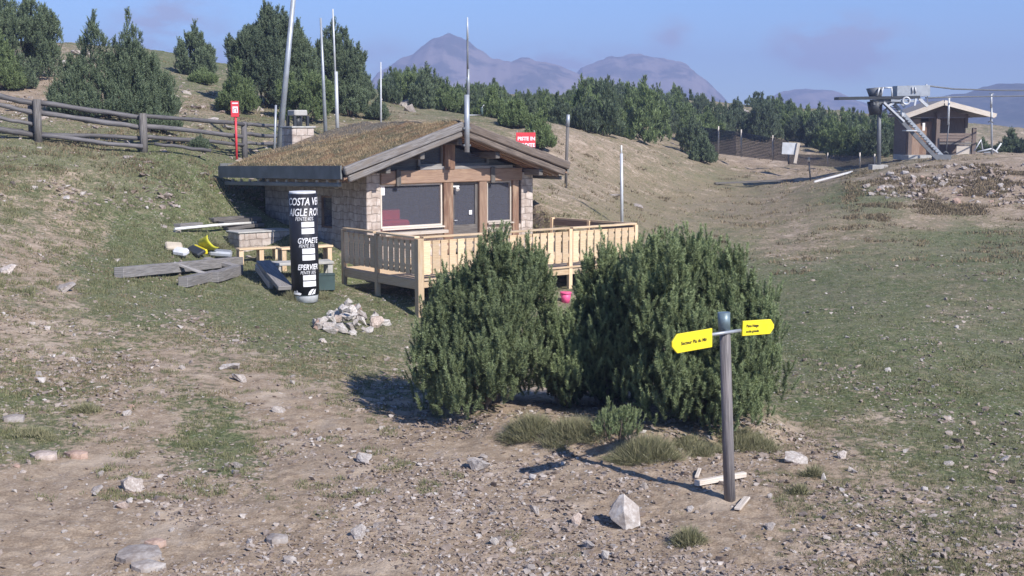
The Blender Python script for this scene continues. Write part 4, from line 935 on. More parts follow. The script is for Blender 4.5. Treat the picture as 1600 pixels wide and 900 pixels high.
# red marker sign by the fence
def sign_red():
    g = ground_at(370, 49); t = thing('red_marker', 'narrow red post with a red box sign beside the log fence', 'marker', g, .1)
    h = W(368, 158, 49).z - g.z
    MB().tube([(0, 0, -.1), (0, 0, h - .5)], .045, 8).build('post', 'red_paint', t); b = MB().box((-.02, 0, h - .3), (.3, .14, .6)).build('box', 'red_paint', t, .01)
    MB().box((.0, -.074, h - .32), (.2, .006, .24)).build('panel', 'print_white', b)
    e = MB().tube([(-.05, -.081, h - .4), (-.05, -.081, h - .29), (.04, -.081, h - .26), (.06, -.081, h - .4)], .013, 5).build('symbol', 'red_paint', b)
    MB().box((-.0, -.074, h - .08), (.22, .006, .05)).build('panel', 'print_white', b)
sign_red()

# ------------------------------------------------------------------ masts and poles
def pole(name, label, segs, Y, tipY=None, cat='pole', base=None):
    # segs: (px, py, radius px, material) pairs bottom to top
    px0, py0 = segs[0][0][:2]; g = ground_at(px0, Y); t = thing(name, label, cat, g); T_ = tipY or Y
    for (pa, pb_, ra, rb, m, nm) in segs:
        A = W(*pa, Y); B = W(*pb_, Y if pb_ is not segs[-1][1] else T_)
        if pa is segs[0][0]: A = Vector((A.x, A.y, min(A.z, g.z) - .1))
        MB().tube([A - g, B - g], [ra * Y / F, rb * Y / F], 9).build(nm, m, t)
    return t
pole('steel_mast', 'thick leaning grey steel mast left of the stone chimney', [((433, 215), (462, -40), 5, 3.6, 'steel', 'shaft')], 50)
pole('steel_stake', 'short thin steel stake beside the foot of the leaning mast', [((427, 212), (431, 164), 1.8, 1.8, 'steel', 'shaft')], 49.5)
pole('thin_mast', 'straight thin grey mast, nearer the leaning mast than the two-part one', [((509, 203), (501, 28), 3.3, 1.6, 'steel', 'shaft')], 53)
pole('thin_mast', 'two-part mast with a thicker white lower section behind the turf roof', [((527, 192), (525, 112), 3.0, 2.6, 'pale_steel', 'lower_section'), ((524, 125), (520, 14), 1.8, 1.2, 'pale_steel', 'upper_section')], 55)
pole('thin_pole', 'short thin white pole standing alone above the middle of the turf roof', [((595, 192), (595, 97), 1.7, 1.0, 'pale_steel', 'shaft')], 58)
pole('white_pole', 'white pole standing at the far right corner of the deck', [((972, 352), (971, 240), 2.6, 2.3, 'pale_steel', 'shaft'), ((971, 241), (971, 227), 1.4, 1.2, 'white_paint', 'tip')], 45)
pole('dark_stake', 'dark leaning stake with a pale top beyond the right roof end', [((884, 254), (887, 197), 2.2, 2.6, 'dark_weathered_wood', 'shaft'), ((887, 198), (888, 179), 3.2, 2.6, 'steel', 'cap')], 52)
pole('thin_stake', 'thin dark stake at the end of the white pipe on the piste', [((1267, 285), (1264, 252), 1.2, 1.3, 'dark_steel', 'shaft'), ((1264, 253), (1264, 246), 2.2, 1.8, 'tan_foam', 'cap')], 78)
# red banner behind the right roof slope
g = ground_at(819, 50); bn = thing('red_banner', 'red banner with white capital letters behind the right roof slope', 'banner', g, .12); h0 = W(822, 230, 50).z - g.z; h1 = W(822, 207, 50).z - g.z
MB().box((.06, 0, (h0 + h1) / 2), (.76, .03, h1 - h0)).build('panel', 'red_paint', bn)
for x in (-.28, .4): MB().tube([(x, .05, -.1), (x, .05, h1 + .08)], .03, 6).build('stake', 'weathered_wood', bn)
for txt, z_ in (('PISTE IN', h1 - .3), ('TERDITE', h0 + .02)):
    me = textmesh(txt, .19, .008); n = len(me.vertices); c_ = np.empty(n * 3); me.vertices.foreach_get('co', c_); c_ = c_.reshape(-1, 3); wtx = c_[:, 0].max()
    V = np.stack([c_[:, 0] - wtx + .42, np.full(n, -.02), c_[:, 1] + z_], -1); me.vertices.foreach_set('co', V.ravel()); me.materials.append(MATS['print_white']); me.update()
    o = bpy.data.objects.new('lettering', me); COL.objects.link(o); o.parent = bn

# ------------------------------------------------------------------ yellow signpost
gs = ground_px(1140, 783); Ys = gs.y; k_ = Ys / F
sp = thing('signpost', 'weathered round wooden signpost with two yellow arrow boards in front of the bushes', 'signpost', gs - Vector((0, 0, .05)), HA)
M2 = Matrix.Rotation(-HA, 4, 'Z')
def sl(px, py, dY=0): return M2 @ (W(px, py, Ys + dY) - Vector(sp.location))
top = sl(1131, 487)
MB().tube([sl(1140.5, 792), sl(1137, 680), sl(1132.5, 515)], [9.3 * k_, 9.2 * k_, 8.6 * k_], 14, wob=.03).build('post', 'signpost_wood', sp)
cp = MB().tube([sl(1131.7, 517), sl(1131, 488)], [9.4 * k_, 9.9 * k_], 16).build('cap', 'blue_steel', sp); MB().tube([sl(1132.2, 527), sl(1132, 514)], [6 * k_, 6.2 * k_], 12).build('collar', 'blue_steel', cp)
zb = sl(1131, 518).z
bx = sl(1131.5, 518).x; bar = MB().tube([(bx - .33, 0, zb), (bx + .33, 0, zb)], .022, 8).build('bar', 'steel', sp)
def board(x0, x1, zc_, h, tip, rot, lines, tsize):
    L_ = x1 - x0; c = .032; P_ = [(0, -h / 2), (L_ - h * .42, -h / 2), (L_ - .01, -h * .12), (L_ - .01, h * .12), (L_ - h * .42, h / 2), (0, h / 2)]
    if tip < 0: P_ = [(L_ - x, z) for x, z in P_][::-1]
    e = bpy.data.objects.new('arrow_board', None); 
    b = MB().prism(P_, 1, -.012, .012, lambda x, z, d: (x - (L_ if tip < 0 else 0), d, z)).build('arrow_board', 'yellow_paint', sp, .004); bpy.data.objects.remove(e)
    b.location = (x1 if tip < 0 else x0, -.03, zc_); b.rotation_euler.y = rot
    for body, xx, zz_, ts in lines:
        me = textmesh(body, ts, .0015); n = len(me.vertices); c_ = np.empty(n * 3); me.vertices.foreach_get('co', c_); c_ = c_.reshape(-1, 3)
        V = np.stack([c_[:, 0] + xx, np.full(n, -.0155), c_[:, 1] + zz_], -1); me.vertices.foreach_set('co', V.ravel()); me.materials.append(MATS['print_black']); me.update()
        o = bpy.data.objects.new('lettering', me); COL.objects.link(o); o.parent = b
    return b
board(bx - 1.03, bx - .33, zb - .03, .235, -1, -.02, [('Secteur Pla du Mir', -.545, -.025, .06)], .06)
board(bx + .22, bx + .82, zb + .03, .19, 1, .05, [('Piste Neige', .06, .012, .05), ('accès grande', .06, -.055, .046)], .05)

# plank pieces on the ground near the signpost
def lying(name, pa, pb_, w_, h_, label, m='pale_plank', cat='plank', lift=.02):
    A = ground_px(*pa); B = ground_px(*pb_); md = (A + B) / 2 + Vector((0, 0, lift + h_ / 2)); o = MB().beam(A - (A + B) / 2, B - (A + B) / 2, w_, h_, wob=.003, seg=3).build(name, m, None, .006); o.location = md; return tag(o, label, cat)
lying('plank', (1087, 763), (1164, 748), .07, .07, 'pale square batten lying on the dirt behind the signpost')
lying('plank', (1152, 801), (1167, 782), .085, .03, 'short pale board lying just right of the foot of the signpost')
lying('plank', (1088, 750), (1093, 738), .05, .03, 'little pale splinter of board behind the signpost batten')
lying('white_pipe', (1272, 286), (1332, 271), .16, .1, 'white pipe lying on the piste edge beside the thin dark stake', 'white_paint', 'pipe')
lying('dark_band', (1117, 291), (1240, 284), .2, .1, 'long dark hose lying along the foot of the earth bank', 'dark_weathered_wood', 'band')  # long dark band laid flat along the ground

# ------------------------------------------------------------------ drag lift, cabin, nets on the right
LY = 75.0
g = ground_at(1373, LY); lift = thing('lift_station', 'grey steel top station of a drag lift with a slanting ladder and platform', 'lift station', g)
def lp(px, py, dY=0): return W(px, py, LY + dY) - Vector(lift.location)
def lb(name, a, b, w, m, h=None, r=None, par=lift):
    mb = MB()
    if r: mb.tube([a, b], r, 8)
    else: mb.beam(a, b, w, h or w)
    return mb.build(name, m, par)
MB().tube([lp(1373, 266), lp(1374, 158)], [.13, .11], 10).build('pylon', 'mid_steel', lift); MB().box(lp(1372, 262), (.9, .9, .35)).build('footing', 'slab_stone', lift)
lb('platform', lp(1307, 154), lp(1433, 152), 1.1, 'dark_steel', .16); lb('platform_beam', lp(1362, 160), lp(1404, 158), .8, 'mid_steel', .3)
mo = MB(); mo.tube([lp(1368, 179), lp(1367, 158)], [.35, .45], 10); mo.build('counterweight', 'dark_steel', lift); MB().tube([lp(1368, 152), lp(1367, 137)], [.34, .5], 10).build('motor', 'mid_steel', lift)
lb('hood', lp(1398, 143), lp(1449, 142), 1.0, 'steel', .62)
for a, b in (((1371, 150), (1374, 137)), ((1377, 150), (1380, 136)), ((1394, 151), (1393, 136)), ((1426, 145), (1426, 136)), ((1431, 145), (1430, 136)), ((1381, 137), (1394, 137))): lb('railing', lp(*a, -.55), lp(*b, -.55), 0, 'pale_steel', r=.045)
for a, b in (((1437, 146), (1449, 132.5)), ((1436, 154), (1449, 166))): lb('cable_guide', lp(*a, -.3), lp(*b, -.3), .16, 'pale_steel')
lb('guide_wire', lp(1449, 133, -.3), lp(1449, 166, -.3), 0, 'steel', r=.03)
wh = MB()
for k in range(20):
    a0, a1 = 2 * math.pi * k / 20, 2 * math.pi * (k + 1) / 20; c = lp(1416, 157.5, -.7); r = .2; wh.tube([c + Vector((math.cos(a0) * r, 0, math.sin(a0) * r)), c + Vector((math.cos(a1) * r, 0, math.sin(a1) * r))], .055, 6, cap=False)
wh.build('sheave', 'pale_steel', lift)
lb('sheave_arm', lp(1392, 157, -.6), lp(1428, 158, -.6), .12, 'steel'); lb('hanger', lp(1431, 154, -.6), lp(1429, 165, -.6), .1, 'pale_steel'); lb('strut', lp(1397, 160, -.5), lp(1387, 166, -.5), .12, 'pale_steel'); lb('strut', lp(1405, 158, -.5), lp(1414, 168, -.5), .1, 'steel')
lb('ladder_rail', lp(1380, 159, -.4), lp(1465, 249, -.4), .14, 'mid_steel', .2); lb('ladder_rail', lp(1397, 163, .3), lp(1474, 246, .3), .14, 'steel', .2)
lb('ladder_stringer', lp(1381, 160, -.55), lp(1413, 190, -.55), .1, 'pale_steel'); lb('ladder_stringer', lp(1404, 171, .2), lp(1411, 181, .2), .16, 'pale_steel')
for k in range(22):
    t_ = k / 21; a = lp(1382, 162, -.4).lerp(lp(1465, 248, -.4), t_); b = lp(1398, 165, .3).lerp(lp(1474, 245, .3), t_); lb('rung', a, b, .07, 'dark_steel', .03)
lb('ladder_landing', lp(1413, 204, -.3), lp(1430, 204, -.3), .8, 'pale_steel', .07); MB().box(lp(1471, 247), (.9, .7, .4)).build('footing', 'mid_steel', lift)
lb('brace', lp(1376, 176), lp(1392, 166), .1, 'steel'); lb('brace', lp(1376, 190), lp(1377, 168), .05, 'pale_steel')
def cable(name, pts, r, label):
    P0 = W(*pts[0]); b = MB(); V = [W(*p) - P0 for p in pts]; b.tube(V, r, 6); o = b.build(name, 'mid_steel'); o.location = P0; return tag(o, label, 'cable')
cable('lift_cable', [(1449, 134, 75), (1490, 139, 77), (1560, 141, 80), (1680, 142, 86)], .05, 'upper steel haul cable running right from the lift station')
cable('lift_cable', [(1446, 153, 75), (1510, 151, 77), (1600, 150, 81), (1700, 148, 86)], .045, 'lower steel haul cable running right from the lift station')
def tbar(px, top, bot, Y, label, kink):
    g = W(px, top, Y); t = thing('drag_bar', label, 'drag bar', g); r = lambda a, b: W(a, b, Y) - g
    MB().tube([r(px, top), r(px + kink * .3, (top + bot) / 2)], .06, 6).build('tube', 'pale_steel', t); MB().tube([r(px, (top + bot) / 2 - 4), r(px + kink, bot)], .035, 6).build('rod', 'mid_steel', t); MB().beam(r(px - 3, top), r(px + 3, top), .1, .1).build('clamp', 'pale_steel', t)
    MB().tube([r(px + kink - 4, bot + 1), r(px + kink, bot - 1), r(px + kink + 4, bot + 2)], .04, 6).build('seat_bar', 'mid_steel', t)
tbar(1483, 152, 238, 77, 'drag lift bar hanging in front of the cabin porch', -5); tbar(1549, 146, 190, 80, 'drag lift bar hanging right of the cabin', -1)
pole('lift_pole', 'tall pale pole right of the lift cabin', [((1550, 240), (1549, 148), 1.6, 1.4, 'steel', 'shaft')], 82)
def heap(px, Y, label):
    g = ground_at(px, Y); t = thing('bent_pipes', label, 'scrap', g)
    for pts in ([(-.9, 0, .2), (-.5, 0, .9), (-.3, .1, .1)], [(-.3, 0, .1), (.5, .1, .15), (.8, 0, .7)], [(-.7, 0, .15), (.2, 0, .35), (.6, 0, .1)]): MB().tube(pts, .06, 6).build('pipe', 'pale_steel', t)
heap(1544, 82, 'bent pale pipes lying at the foot of the pole right of the cabin')
# the cabin
CY = 85.0; g = ground_at(1470, CY); cab = thing('lift_cabin', 'small brown wooden cabin with a wide gable roof and porch on the mound at right', 'cabin', Vector((g.x, CY, W(1470, 243, CY).z)), -.0)
def cp_(px, py, dy=0): return W(px, py, CY + dy) - Vector(cab.location)
pxm = CY / F; X = lambda px: cp_(px, 200).x; Z = lambda py: cp_(1470, py).z
wl_ = MB(); 
wl_.box(((X(1418) + X(1438)) / 2, .05, (Z(243) + Z(186)) / 2), (X(1438) - X(1418), .1, Z(186) - Z(243))); wl_.build('front_wall', 'honey_wood', cab)
b = MB(); b.box(((X(1418) + X(1520)) / 2, 2.9, (Z(243) + Z(184)) / 2), (X(1520) - X(1418), .1, Z(184) - Z(243))); b.box((X(1418), 1.45, (Z(243) + Z(184)) / 2), (.1, 2.7, Z(184) - Z(243))); b.box((X(1519), 2.1, (Z(243) + Z(184)) / 2), (.1, 1.5, Z(184) - Z(243)))
b.box(((X(1461) + X(1519)) / 2, 1.4, (Z(243) + Z(184)) / 2), (X(1519) - X(1461), .08, Z(184) - Z(243))); b.build('wall', 'cabin_wood', cab)
MB().box(((X(1439) + X(1458)) / 2, .3, (Z(243) + Z(190)) / 2), (X(1458) - X(1439), .06, Z(190) - Z(243))).build('door', 'brown_wood', cab); MB().box((X(1443), -.02, Z(198)), (.16, .06, .5)).build('notice', 'print_white', cab)
MB().prism([(X(1417), Z(184)), (X(1520), Z(184)), (X(1466), Z(165))], 1, -.02, .1, lambda x, z, d: (x, d, z)).build('gable', 'cabin_wood', cab)
r_ = MB(); r_.beam((X(1466), 1.1, Z(160)), (X(1408), 1.1, Z(181)), 4.0, .18); r_.beam((X(1466), 1.1, Z(160)), (X(1547), 1.1, Z(181)), 4.0, .18); rr_ = r_.build('roof', 'weathered_wood', cab)
for a, c in ((1408, 181), (1547, 181)): MB().beam((X(1466), -.98, Z(160.5)), (X(a), -.98, Z(c + .5)), .08, .32).build('barge_board', 'pale_plank', rr_)
for px in (1421, 1464, 1521): MB().box((X(px), -.15, (Z(243) + Z(176)) / 2 if px != 1521 else (Z(243) + Z(200)) / 2), (.24, .24, Z(176) - Z(243) if px != 1521 else Z(200) - Z(243))).build('post', 'cabin_wood', cab)
MB().box((X(1516), .8, (Z(200) + Z(178)) / 2), (.18, .18, Z(178) - Z(200))).build('post', 'cabin_wood', cab)
b = MB()
for py in (210, 214.5, 219): b.box(((X(1466) + X(1519)) / 2, -.2, Z(py)), (X(1519) - X(1466), .05, .16))
b.build('balustrade', 'cabin_wood', cab); MB().box(((X(1466) + X(1519)) / 2, -.2, Z(224)), (X(1519) - X(1466), .1, .12)).build('rail', 'dark_weathered_wood', cab)
MB().box(((X(1495) + X(1517)) / 2, -.1, (Z(243) + Z(227)) / 2), (X(1517) - X(1495), .06, Z(227) - Z(243))).build('skirt_board', 'pale_plank', cab)
MB().box(((X(1412) + X(1530)) / 2, .4, Z(246)), (X(1530) - X(1412), 3.4, .34)).build('base', 'slab_stone', cab)
# white board with a leaning post
g = ground_at(1243, 86); wb = thing('white_board', 'pale blank board on a leaning pale post in front of the dark net', 'board', g); r = lambda a, b, dy=0: W(a, b, 86 + dy) - Vector(wb.location)
MB().beam(r(1242, 255), r(1248, 223), .2, .12).build('post', 'pale_plank', wb); MB().beam(r(1222, 231.5, .1), r(1245, 232.5, .1), .06, .78).build('panel', 'pale_steel', wb)
# nets
def net(name, top, bot, Y0, Y1, label, posts, cells=120, rows=15):
    n = cells; xs = np.linspace(0, 1, n + 1); O = W(*top[0], Y0); o = thing(name, label, 'safety net', O); mb = MB()
    def pt(t, v):
        px = np.interp(t, np.linspace(0, 1, len(top)), [p[0] for p in top]); a = np.interp(t, np.linspace(0, 1, len(top)), [p[1] for p in top]); c = np.interp(t, np.linspace(0, 1, len(bot)), [p[1] for p in bot]); return W(px, a + (c - a) * v, Y0 + (Y1 - Y0) * t) - O
    for i in range(n + 1): mb.beam(pt(i / n, 0), pt(i / n, 1), .035, .02)
    for j in range(rows + 1):
        for i in range(0, n, 5): mb.beam(pt(i / n, j / rows), pt(min(1, (i + 5) / n), j / rows), .02, .03)
    mb.build('mesh', 'net_cord', o)
    for f, h in posts: a = pt(f, 1.05); b = pt(f, -h); MB().tube([a, b], .05, 6).build('post', 'pale_plank' if h > .1 else 'dark_steel', o)
net('safety_net', [(1088, 198), (1150, 206), (1232, 220)], [(1088, 236), (1150, 243), (1232, 252)], 96, 88, 'long dark blue safety net strung below the forest on the earth bank', [(.02, .1), (.28, .14), (.55, .14), (.85, .14)])
net('safety_net', [(1232, 241), (1300, 243), (1368, 244)], [(1232, 256), (1300, 260), (1368, 262)], 92, 84, 'lower dark safety net right of the blank board, up to the lift pylon', [(.0, .1), (.45, .25), (.82, .3), (.99, .2)], 90, 9)

# ------------------------------------------------------------------ stones
def hull(P, rough=0):
    bm = bmesh.new()
    for p in P: bm.verts.new(p)
    r = bmesh.ops.convex_hull(bm, input=bm.verts); bmesh.ops.delete(bm, geom=[v for v in bm.verts if not v.link_faces], context='VERTS'); bmesh.ops.triangulate(bm, faces=bm.faces); bmesh.ops.recalc_face_normals(bm, faces=bm.faces)
    if rough:
        bmesh.ops.subdivide_edges(bm, edges=bm.edges, cuts=2, use_grid_fill=True); bmesh.ops.triangulate(bm, faces=bm.faces); e = max((v.co.length for v in bm.verts)); k0 = random.random() * 50
        for v in bm.verts: q_ = v.co / e; v.co += Vector([float(fbm(q_[i] * 2.2 + k0, q_[(i + 1) % 3] * 2.2 + q_[(i + 2) % 3] * 1.7, 3, 60 + i)) for i in range(3)]) * e * rough
    bm.verts.index_update()
    V = np.array([v.co[:] for v in bm.verts]); Fc = np.array([[v.index for v in f.verts] for f in bm.faces]); bm.free(); return V, Fc
def rock_template(seed, sub=2):
    rg = np.random.default_rng(seed); n = 13 if sub > 1 else 8; P = rg.normal(size=(n, 3)); P /= np.linalg.norm(P, axis=1, keepdims=True); P = np.sign(P) * np.abs(P) ** .75
    P *= rg.uniform(.72, 1.0, (n, 1)); P = P * [1, rg.uniform(.6, 1), rg.uniform(.5, .8)]; P = P @ np.array([[1, .2 * rg.normal(), .2 * rg.normal()], [0, 1, .2 * rg.normal()], [0, 0, 1]])
    V, Fc = hull(P, .3 if sub > 1 else 0); V = V - (V.max(0) + V.min(0)) / 2; return V / np.ptp(V[:, 0]), Fc
RT_ = [rock_template(k, 3 if k < 3 else 2) for k in range(10)]; PT_ = [rock_template(50 + k, 1) for k in range(12)]
RM = {(k, m): npmesh('stone', RT_[k][0], RT_[k][1], m, np.full(len(RT_[k][0]), .13 * k), link=False) for k in range(10) for m in ('pale_rock', 'white_rock')}
def stone(px, py, wpx, hpx, label, k=None, m='pale_rock', flat=None, group=None, rz=None, p=None, sink=.2, nm='stone'):
    g = p if p is not None else ground_px(px, py + hpx / 2); s = wpx * g.y / F; o = bpy.data.objects.new(nm, RM[(k if k is not None else random.randrange(10), m)]); COL.objects.link(o)
    h = (hpx * g.y / F) * (1.0 if flat is None else flat); o.scale = (s * 1.1, s * random.uniform(.8, 1.05), h / .6); o.rotation_euler = (random.uniform(-.12, .12), random.uniform(-.12, .12), random.uniform(-.5, .5) if rz is None else rz)
    o.location = g + Vector((0, s * .3, h * (.5 - sink))); return tag(o, label, 'stone', group)
_g = ground_px(977, 828); _s = _g.y / F
_V, _F = hull([(x * _s, y, z * _s) for x, y, z in ((-26, .05, 22), (-20, .12, 34), (-9, .12, 50), (-2, .1, 53), (9, .16, 40), (23, .14, 30), (25, .02, 3), (0, -.06, -3), (-22, .0, 14), (-4, -.07, 30), (10, -.04, 16), (8, .3, 10), (-12, .3, 10), (2, .22, 40))], .07)
o = npmesh('boulder', _V, _F, 'pale_rock', np.full(len(_V), .2)); o.location = _g; tag(o, 'large white angular boulder standing upright on the dirt left of the signpost', 'boulder')
for args in ((205, 757, 38, 27, 'rough pinkish stone alone on the bare dirt at lower left', 5), (747, 725, 34, 28, 'pale angular stone on the bare dirt below the left bush'),
             (902, 813, 17, 15, 'small pale stone left of the large white boulder', 2, 'white_rock'), (945, 871, 13, 14, 'small upright pale stone below the large white boulder', 4, 'white_rock'), (921, 853, 22, 16, 'tan stone just below left of the white boulder'),
             (835, 798, 17, 14, 'small angular stone between the bare dirt and the white boulder', 6), (560, 836, 24, 16, 'brown and pale stone near the bottom centre'), (371, 727, 15, 15, 'small pinkish stone at the end of the grassy strip', 7), (1246, 716, 34, 20, 'pale leaning stone just right of the bushes'),
             (1288, 745, 9, 15, 'small upright pale stone beside the grass tuft right of the bushes', 3, 'white_rock'), (1388, 578, 9, 8, 'little orange-white stone out on the right meadow', 8, 'white_rock'), (1484, 724, 15, 8, 'flat pale stone on the right meadow'), (1436, 782, 18, 10, 'low stone on the patchy ground at right'),
             (98, 451, 34, 12, 'flat pale stone in the grass at left, below the timber heap'), (9, 423, 26, 11, 'white slab stone at the left picture edge', 2, 'white_rock'), (356, 573, 32, 14, 'pale stone at the head of the dirt track'), (372, 592, 24, 14, 'pale stone touching the one at the head of the dirt track'),
             (150, 770, 20, 10, 'low brown stone left of the pinkish stone'), (190, 792, 22, 9, 'elongated thin stone below the pinkish stone'), (1008, 760, 10, 10, 'small pale stone between the white boulder and the batten'), (432, 640, 20, 12, 'pale stone on the dirt track at centre left'), (566, 718, 28, 13, 'flat grey stone on the dirt between track and bush'), (1330, 735, 12, 9, 'small stone on the patchy ground beyond the signpost'), (960, 305, 20, 6, 'flat pale stone on the far dry meadow')):
    px, py, w_, h_, lab = args[:5]; stone(px, py, w_, h_, lab, *( (args[5],) if len(args) > 5 else ()), **({'m': args[6]} if len(args) > 6 else {}))
for px, py, w_, h_, lab in ((60, 712, 48, 16, 'flat pale slab at the left edge of the bare dirt'), (114, 711, 44, 17, 'flat tan slab right beside the one at the left edge'), (208, 868, 84, 34, 'broad grey slab sunk in the dirt at the bottom left'), (240, 848, 40, 20, 'tan slab touching the broad grey one at the bottom left'), (225, 888, 60, 16, 'bottom grey slab cut by the lower picture edge'), (430, 846, 46, 16, 'flat tan slab sunk in the dirt near the bottom'), (12, 655, 40, 14, 'grey slab at the left picture edge'), (452, 876, 22, 12, 'small tan slab near the bottom edge')):
    g = ground_px(px, py + h_ / 2); s = w_ * g.y / F; dp = s * random.uniform(.7, 1.0); n_ = 9; pp = [(s / 2 * math.cos(t + random.uniform(-.25, .25)) * random.uniform(.75, 1.05), dp / 2 * math.sin(t) * random.uniform(.7, 1.05)) for t in np.linspace(0, 6.0, n_)]
    V_, F_ = hull([(x, y, .05 + random.uniform(-.012, .012)) for x, y in pp] + [(x * 1.06, y * 1.06, -.12) for x, y in pp] + [(x * .5, y * .5, .075) for x, y in pp[::3]]); o = npmesh('slab_stone', V_, F_, 'pale_rock', np.full(len(V_), random.random() * .5))
    o.location = g + Vector((0, dp * .45, .0)); nrm = g1(g.x, g.y + dp * .9) - g.z; o.rotation_euler = (math.atan2(nrm, dp * .9), 0, 0); tag(o, lab, 'stone')
# heap of stones in front of the deck
rg = np.random.default_rng(9)
for k in range(54):
    a = rg.random() * 6.28; q = math.sqrt(rg.random()); px = 543 + q * 58 * math.cos(a); py = 510 + q * 16 * math.sin(a); g = ground_px(px, py); hgt_ = (.24 * (1 - q) ** .8) * rg.random() + (.2 if abs(px - 545) < 16 and py < 512 and rg.random() < .5 else 0)
    sz = rg.uniform(11, 24) * g.y / F; o = bpy.data.objects.new('stone', RM[(int(rg.integers(10)), 'white_rock' if rg.random() < .65 else 'pale_rock')]); COL.objects.link(o); o.scale = (sz, sz * rg.uniform(.7, 1), sz * rg.uniform(.7, 1.1)); o.rotation_euler = tuple(rg.uniform(-1, 1, 3)); o.location = g + Vector((0, 0, sz * .2 + hgt_))
    tag(o, 'pale angular stone of the loose heap in front of the deck', 'stone', 'stones of the heap in front of the deck')
# scattered countable stones
rg = np.random.default_rng(19); made = 0; pts = []
while made < 100:
    px, py = rg.uniform(0, 1600), 500 + 400 * rg.random() ** .9; g = ground_px(px, py); d, _ = cover(np.array([g.x]), np.array([g.y]), np.array([g.z]))
    if 630 < px < 1235 and py < 705: continue
    if rg.random() > float(d[0]) ** 1.5 + .04: continue
    sz = rg.uniform(5, 9) + 9 * rg.random() ** 4; stone(px, py, sz, sz * .62, 'small pale stone lying loose on the bare ground of the foreground slope', int(rg.integers(10)), 'white_rock' if rg.random() < .25 else 'pale_rock', group='loose stones on the foreground slope', p=g, sink=.1); made += 1
# rocky bank on the right below the lift, stones and outcrops on the hill
for k in range(60):
    if k < 36:
        px = rg.uniform(1352, 1630); lo2 = np.interp(px, [1350, 1420, 1600], [276, 262, 258]); hi2 = np.interp(px, [1350, 1450, 1500, 1640], [298, 318, 322, 330]); py = rg.uniform(lo2, hi2); wpx = rg.uniform(5, 13); lab = 'pale broken rock on the rocky bank below the lift cabin'; gr = 'rocks of the bank below the lift cabin'
    else:
        px = rg.uniform(1350, 1470); py = rg.uniform(278, 312); wpx = rg.uniform(6, 12); lab = 'pale broken rock on the rocky bank below the lift cabin'; gr = 'rocks of the bank below the lift cabin'
    g = ground_px(px, py, 40); stone(px, py, wpx, wpx * .6, lab, int(rg.integers(10)), 'pale_rock', group=gr, p=g, sink=.25)
for (px, py, w_, h_) in ((58, 113, 22, 16), (120, 85, 20, 9), (134, 84, 12, 9), (20, 120, 16, 8), (35, 128, 18, 7), (290, 145, 16, 7), (262, 122, 12, 6), (305, 168, 20, 8), (345, 175, 14, 6), (400, 172, 20, 10), (535, 157, 10, 6), (557, 155, 16, 7), (590, 160, 14, 8), (632, 165, 26, 12), (640, 172, 18, 10), (265, 78, 14, 8), (245, 75, 10, 6), (100, 100, 12, 8), (20, 105, 14, 7), (330, 190, 22, 8), (355, 200, 22, 8), (600, 180, 18, 8), (300, 215, 12, 4), (380, 100, 12, 6), (575, 170, 14, 6), (200, 245, 16, 5), (60, 230, 9, 4)):
    g = ground_px(px, py + 2, 40, 140); stone(px, py, w_, h_, 'pale rock outcrop among the pines on the left hill', int(rg.integers(10)), 'pale_rock', group='rock outcrops on the left hill', p=g, sink=.3)
for (px, py, w_, h_) in ((918, 160, 34, 14), (905, 175, 22, 8), (1160, 172, 20, 8), (1175, 182, 30, 9), (1190, 187, 20, 7), (885, 158, 16, 7), (1000, 140, 14, 8), (935, 170, 18, 7)):
    g = ground_px(px, py + 3, 60, 168); stone(px, py, w_, h_, 'pale rock outcrop between the pines of the far ridge', int(rg.integers(10)), 'pale_rock', group='rock outcrops on the far ridge', p=g, sink=.2)

# gravel and grass (nobody could count them)
def scatter_pts(rg, n, px0, px1, py0, py1, lo_=11, hi=90):
    # random pixels -> points on the ground (coarse march on the real surface)
    px = rg.uniform(px0, px1, n); py = rg.uniform(py0, py1, n); a = (px - 800) / F; b = -(py - 450) / F; d1 = math.cos(TH) + b * math.sin(TH); d2 = -math.sin(TH) + b * math.cos(TH)
    lo = np.full(n, float(lo_)); 
    ys = np.geomspace(lo_, hi, 40); hit = np.full(n, hi, float); prev = np.full(n, lo_, float); done = np.zeros(n, bool)
    for y in ys[1:]:
        z = gz(a / d1 * y, np.full(n, y), False); ray = CH + d2 / d1 * y; h = (z >= ray) & ~done; hit[h] = y; done |= h; prev[~done] = y
    l, r = prev.copy(), hit.copy()
    for _ in range(7):
        m = (l + r) / 2; up_ = gz(a / d1 * m, m, False) >= CH + d2 / d1 * m; r = np.where(up_, m, r); l = np.where(up_, l, m)
    x = a / d1 * r; ok = done; x, y = x[ok], r[ok]; return x, y, gz(x, y)
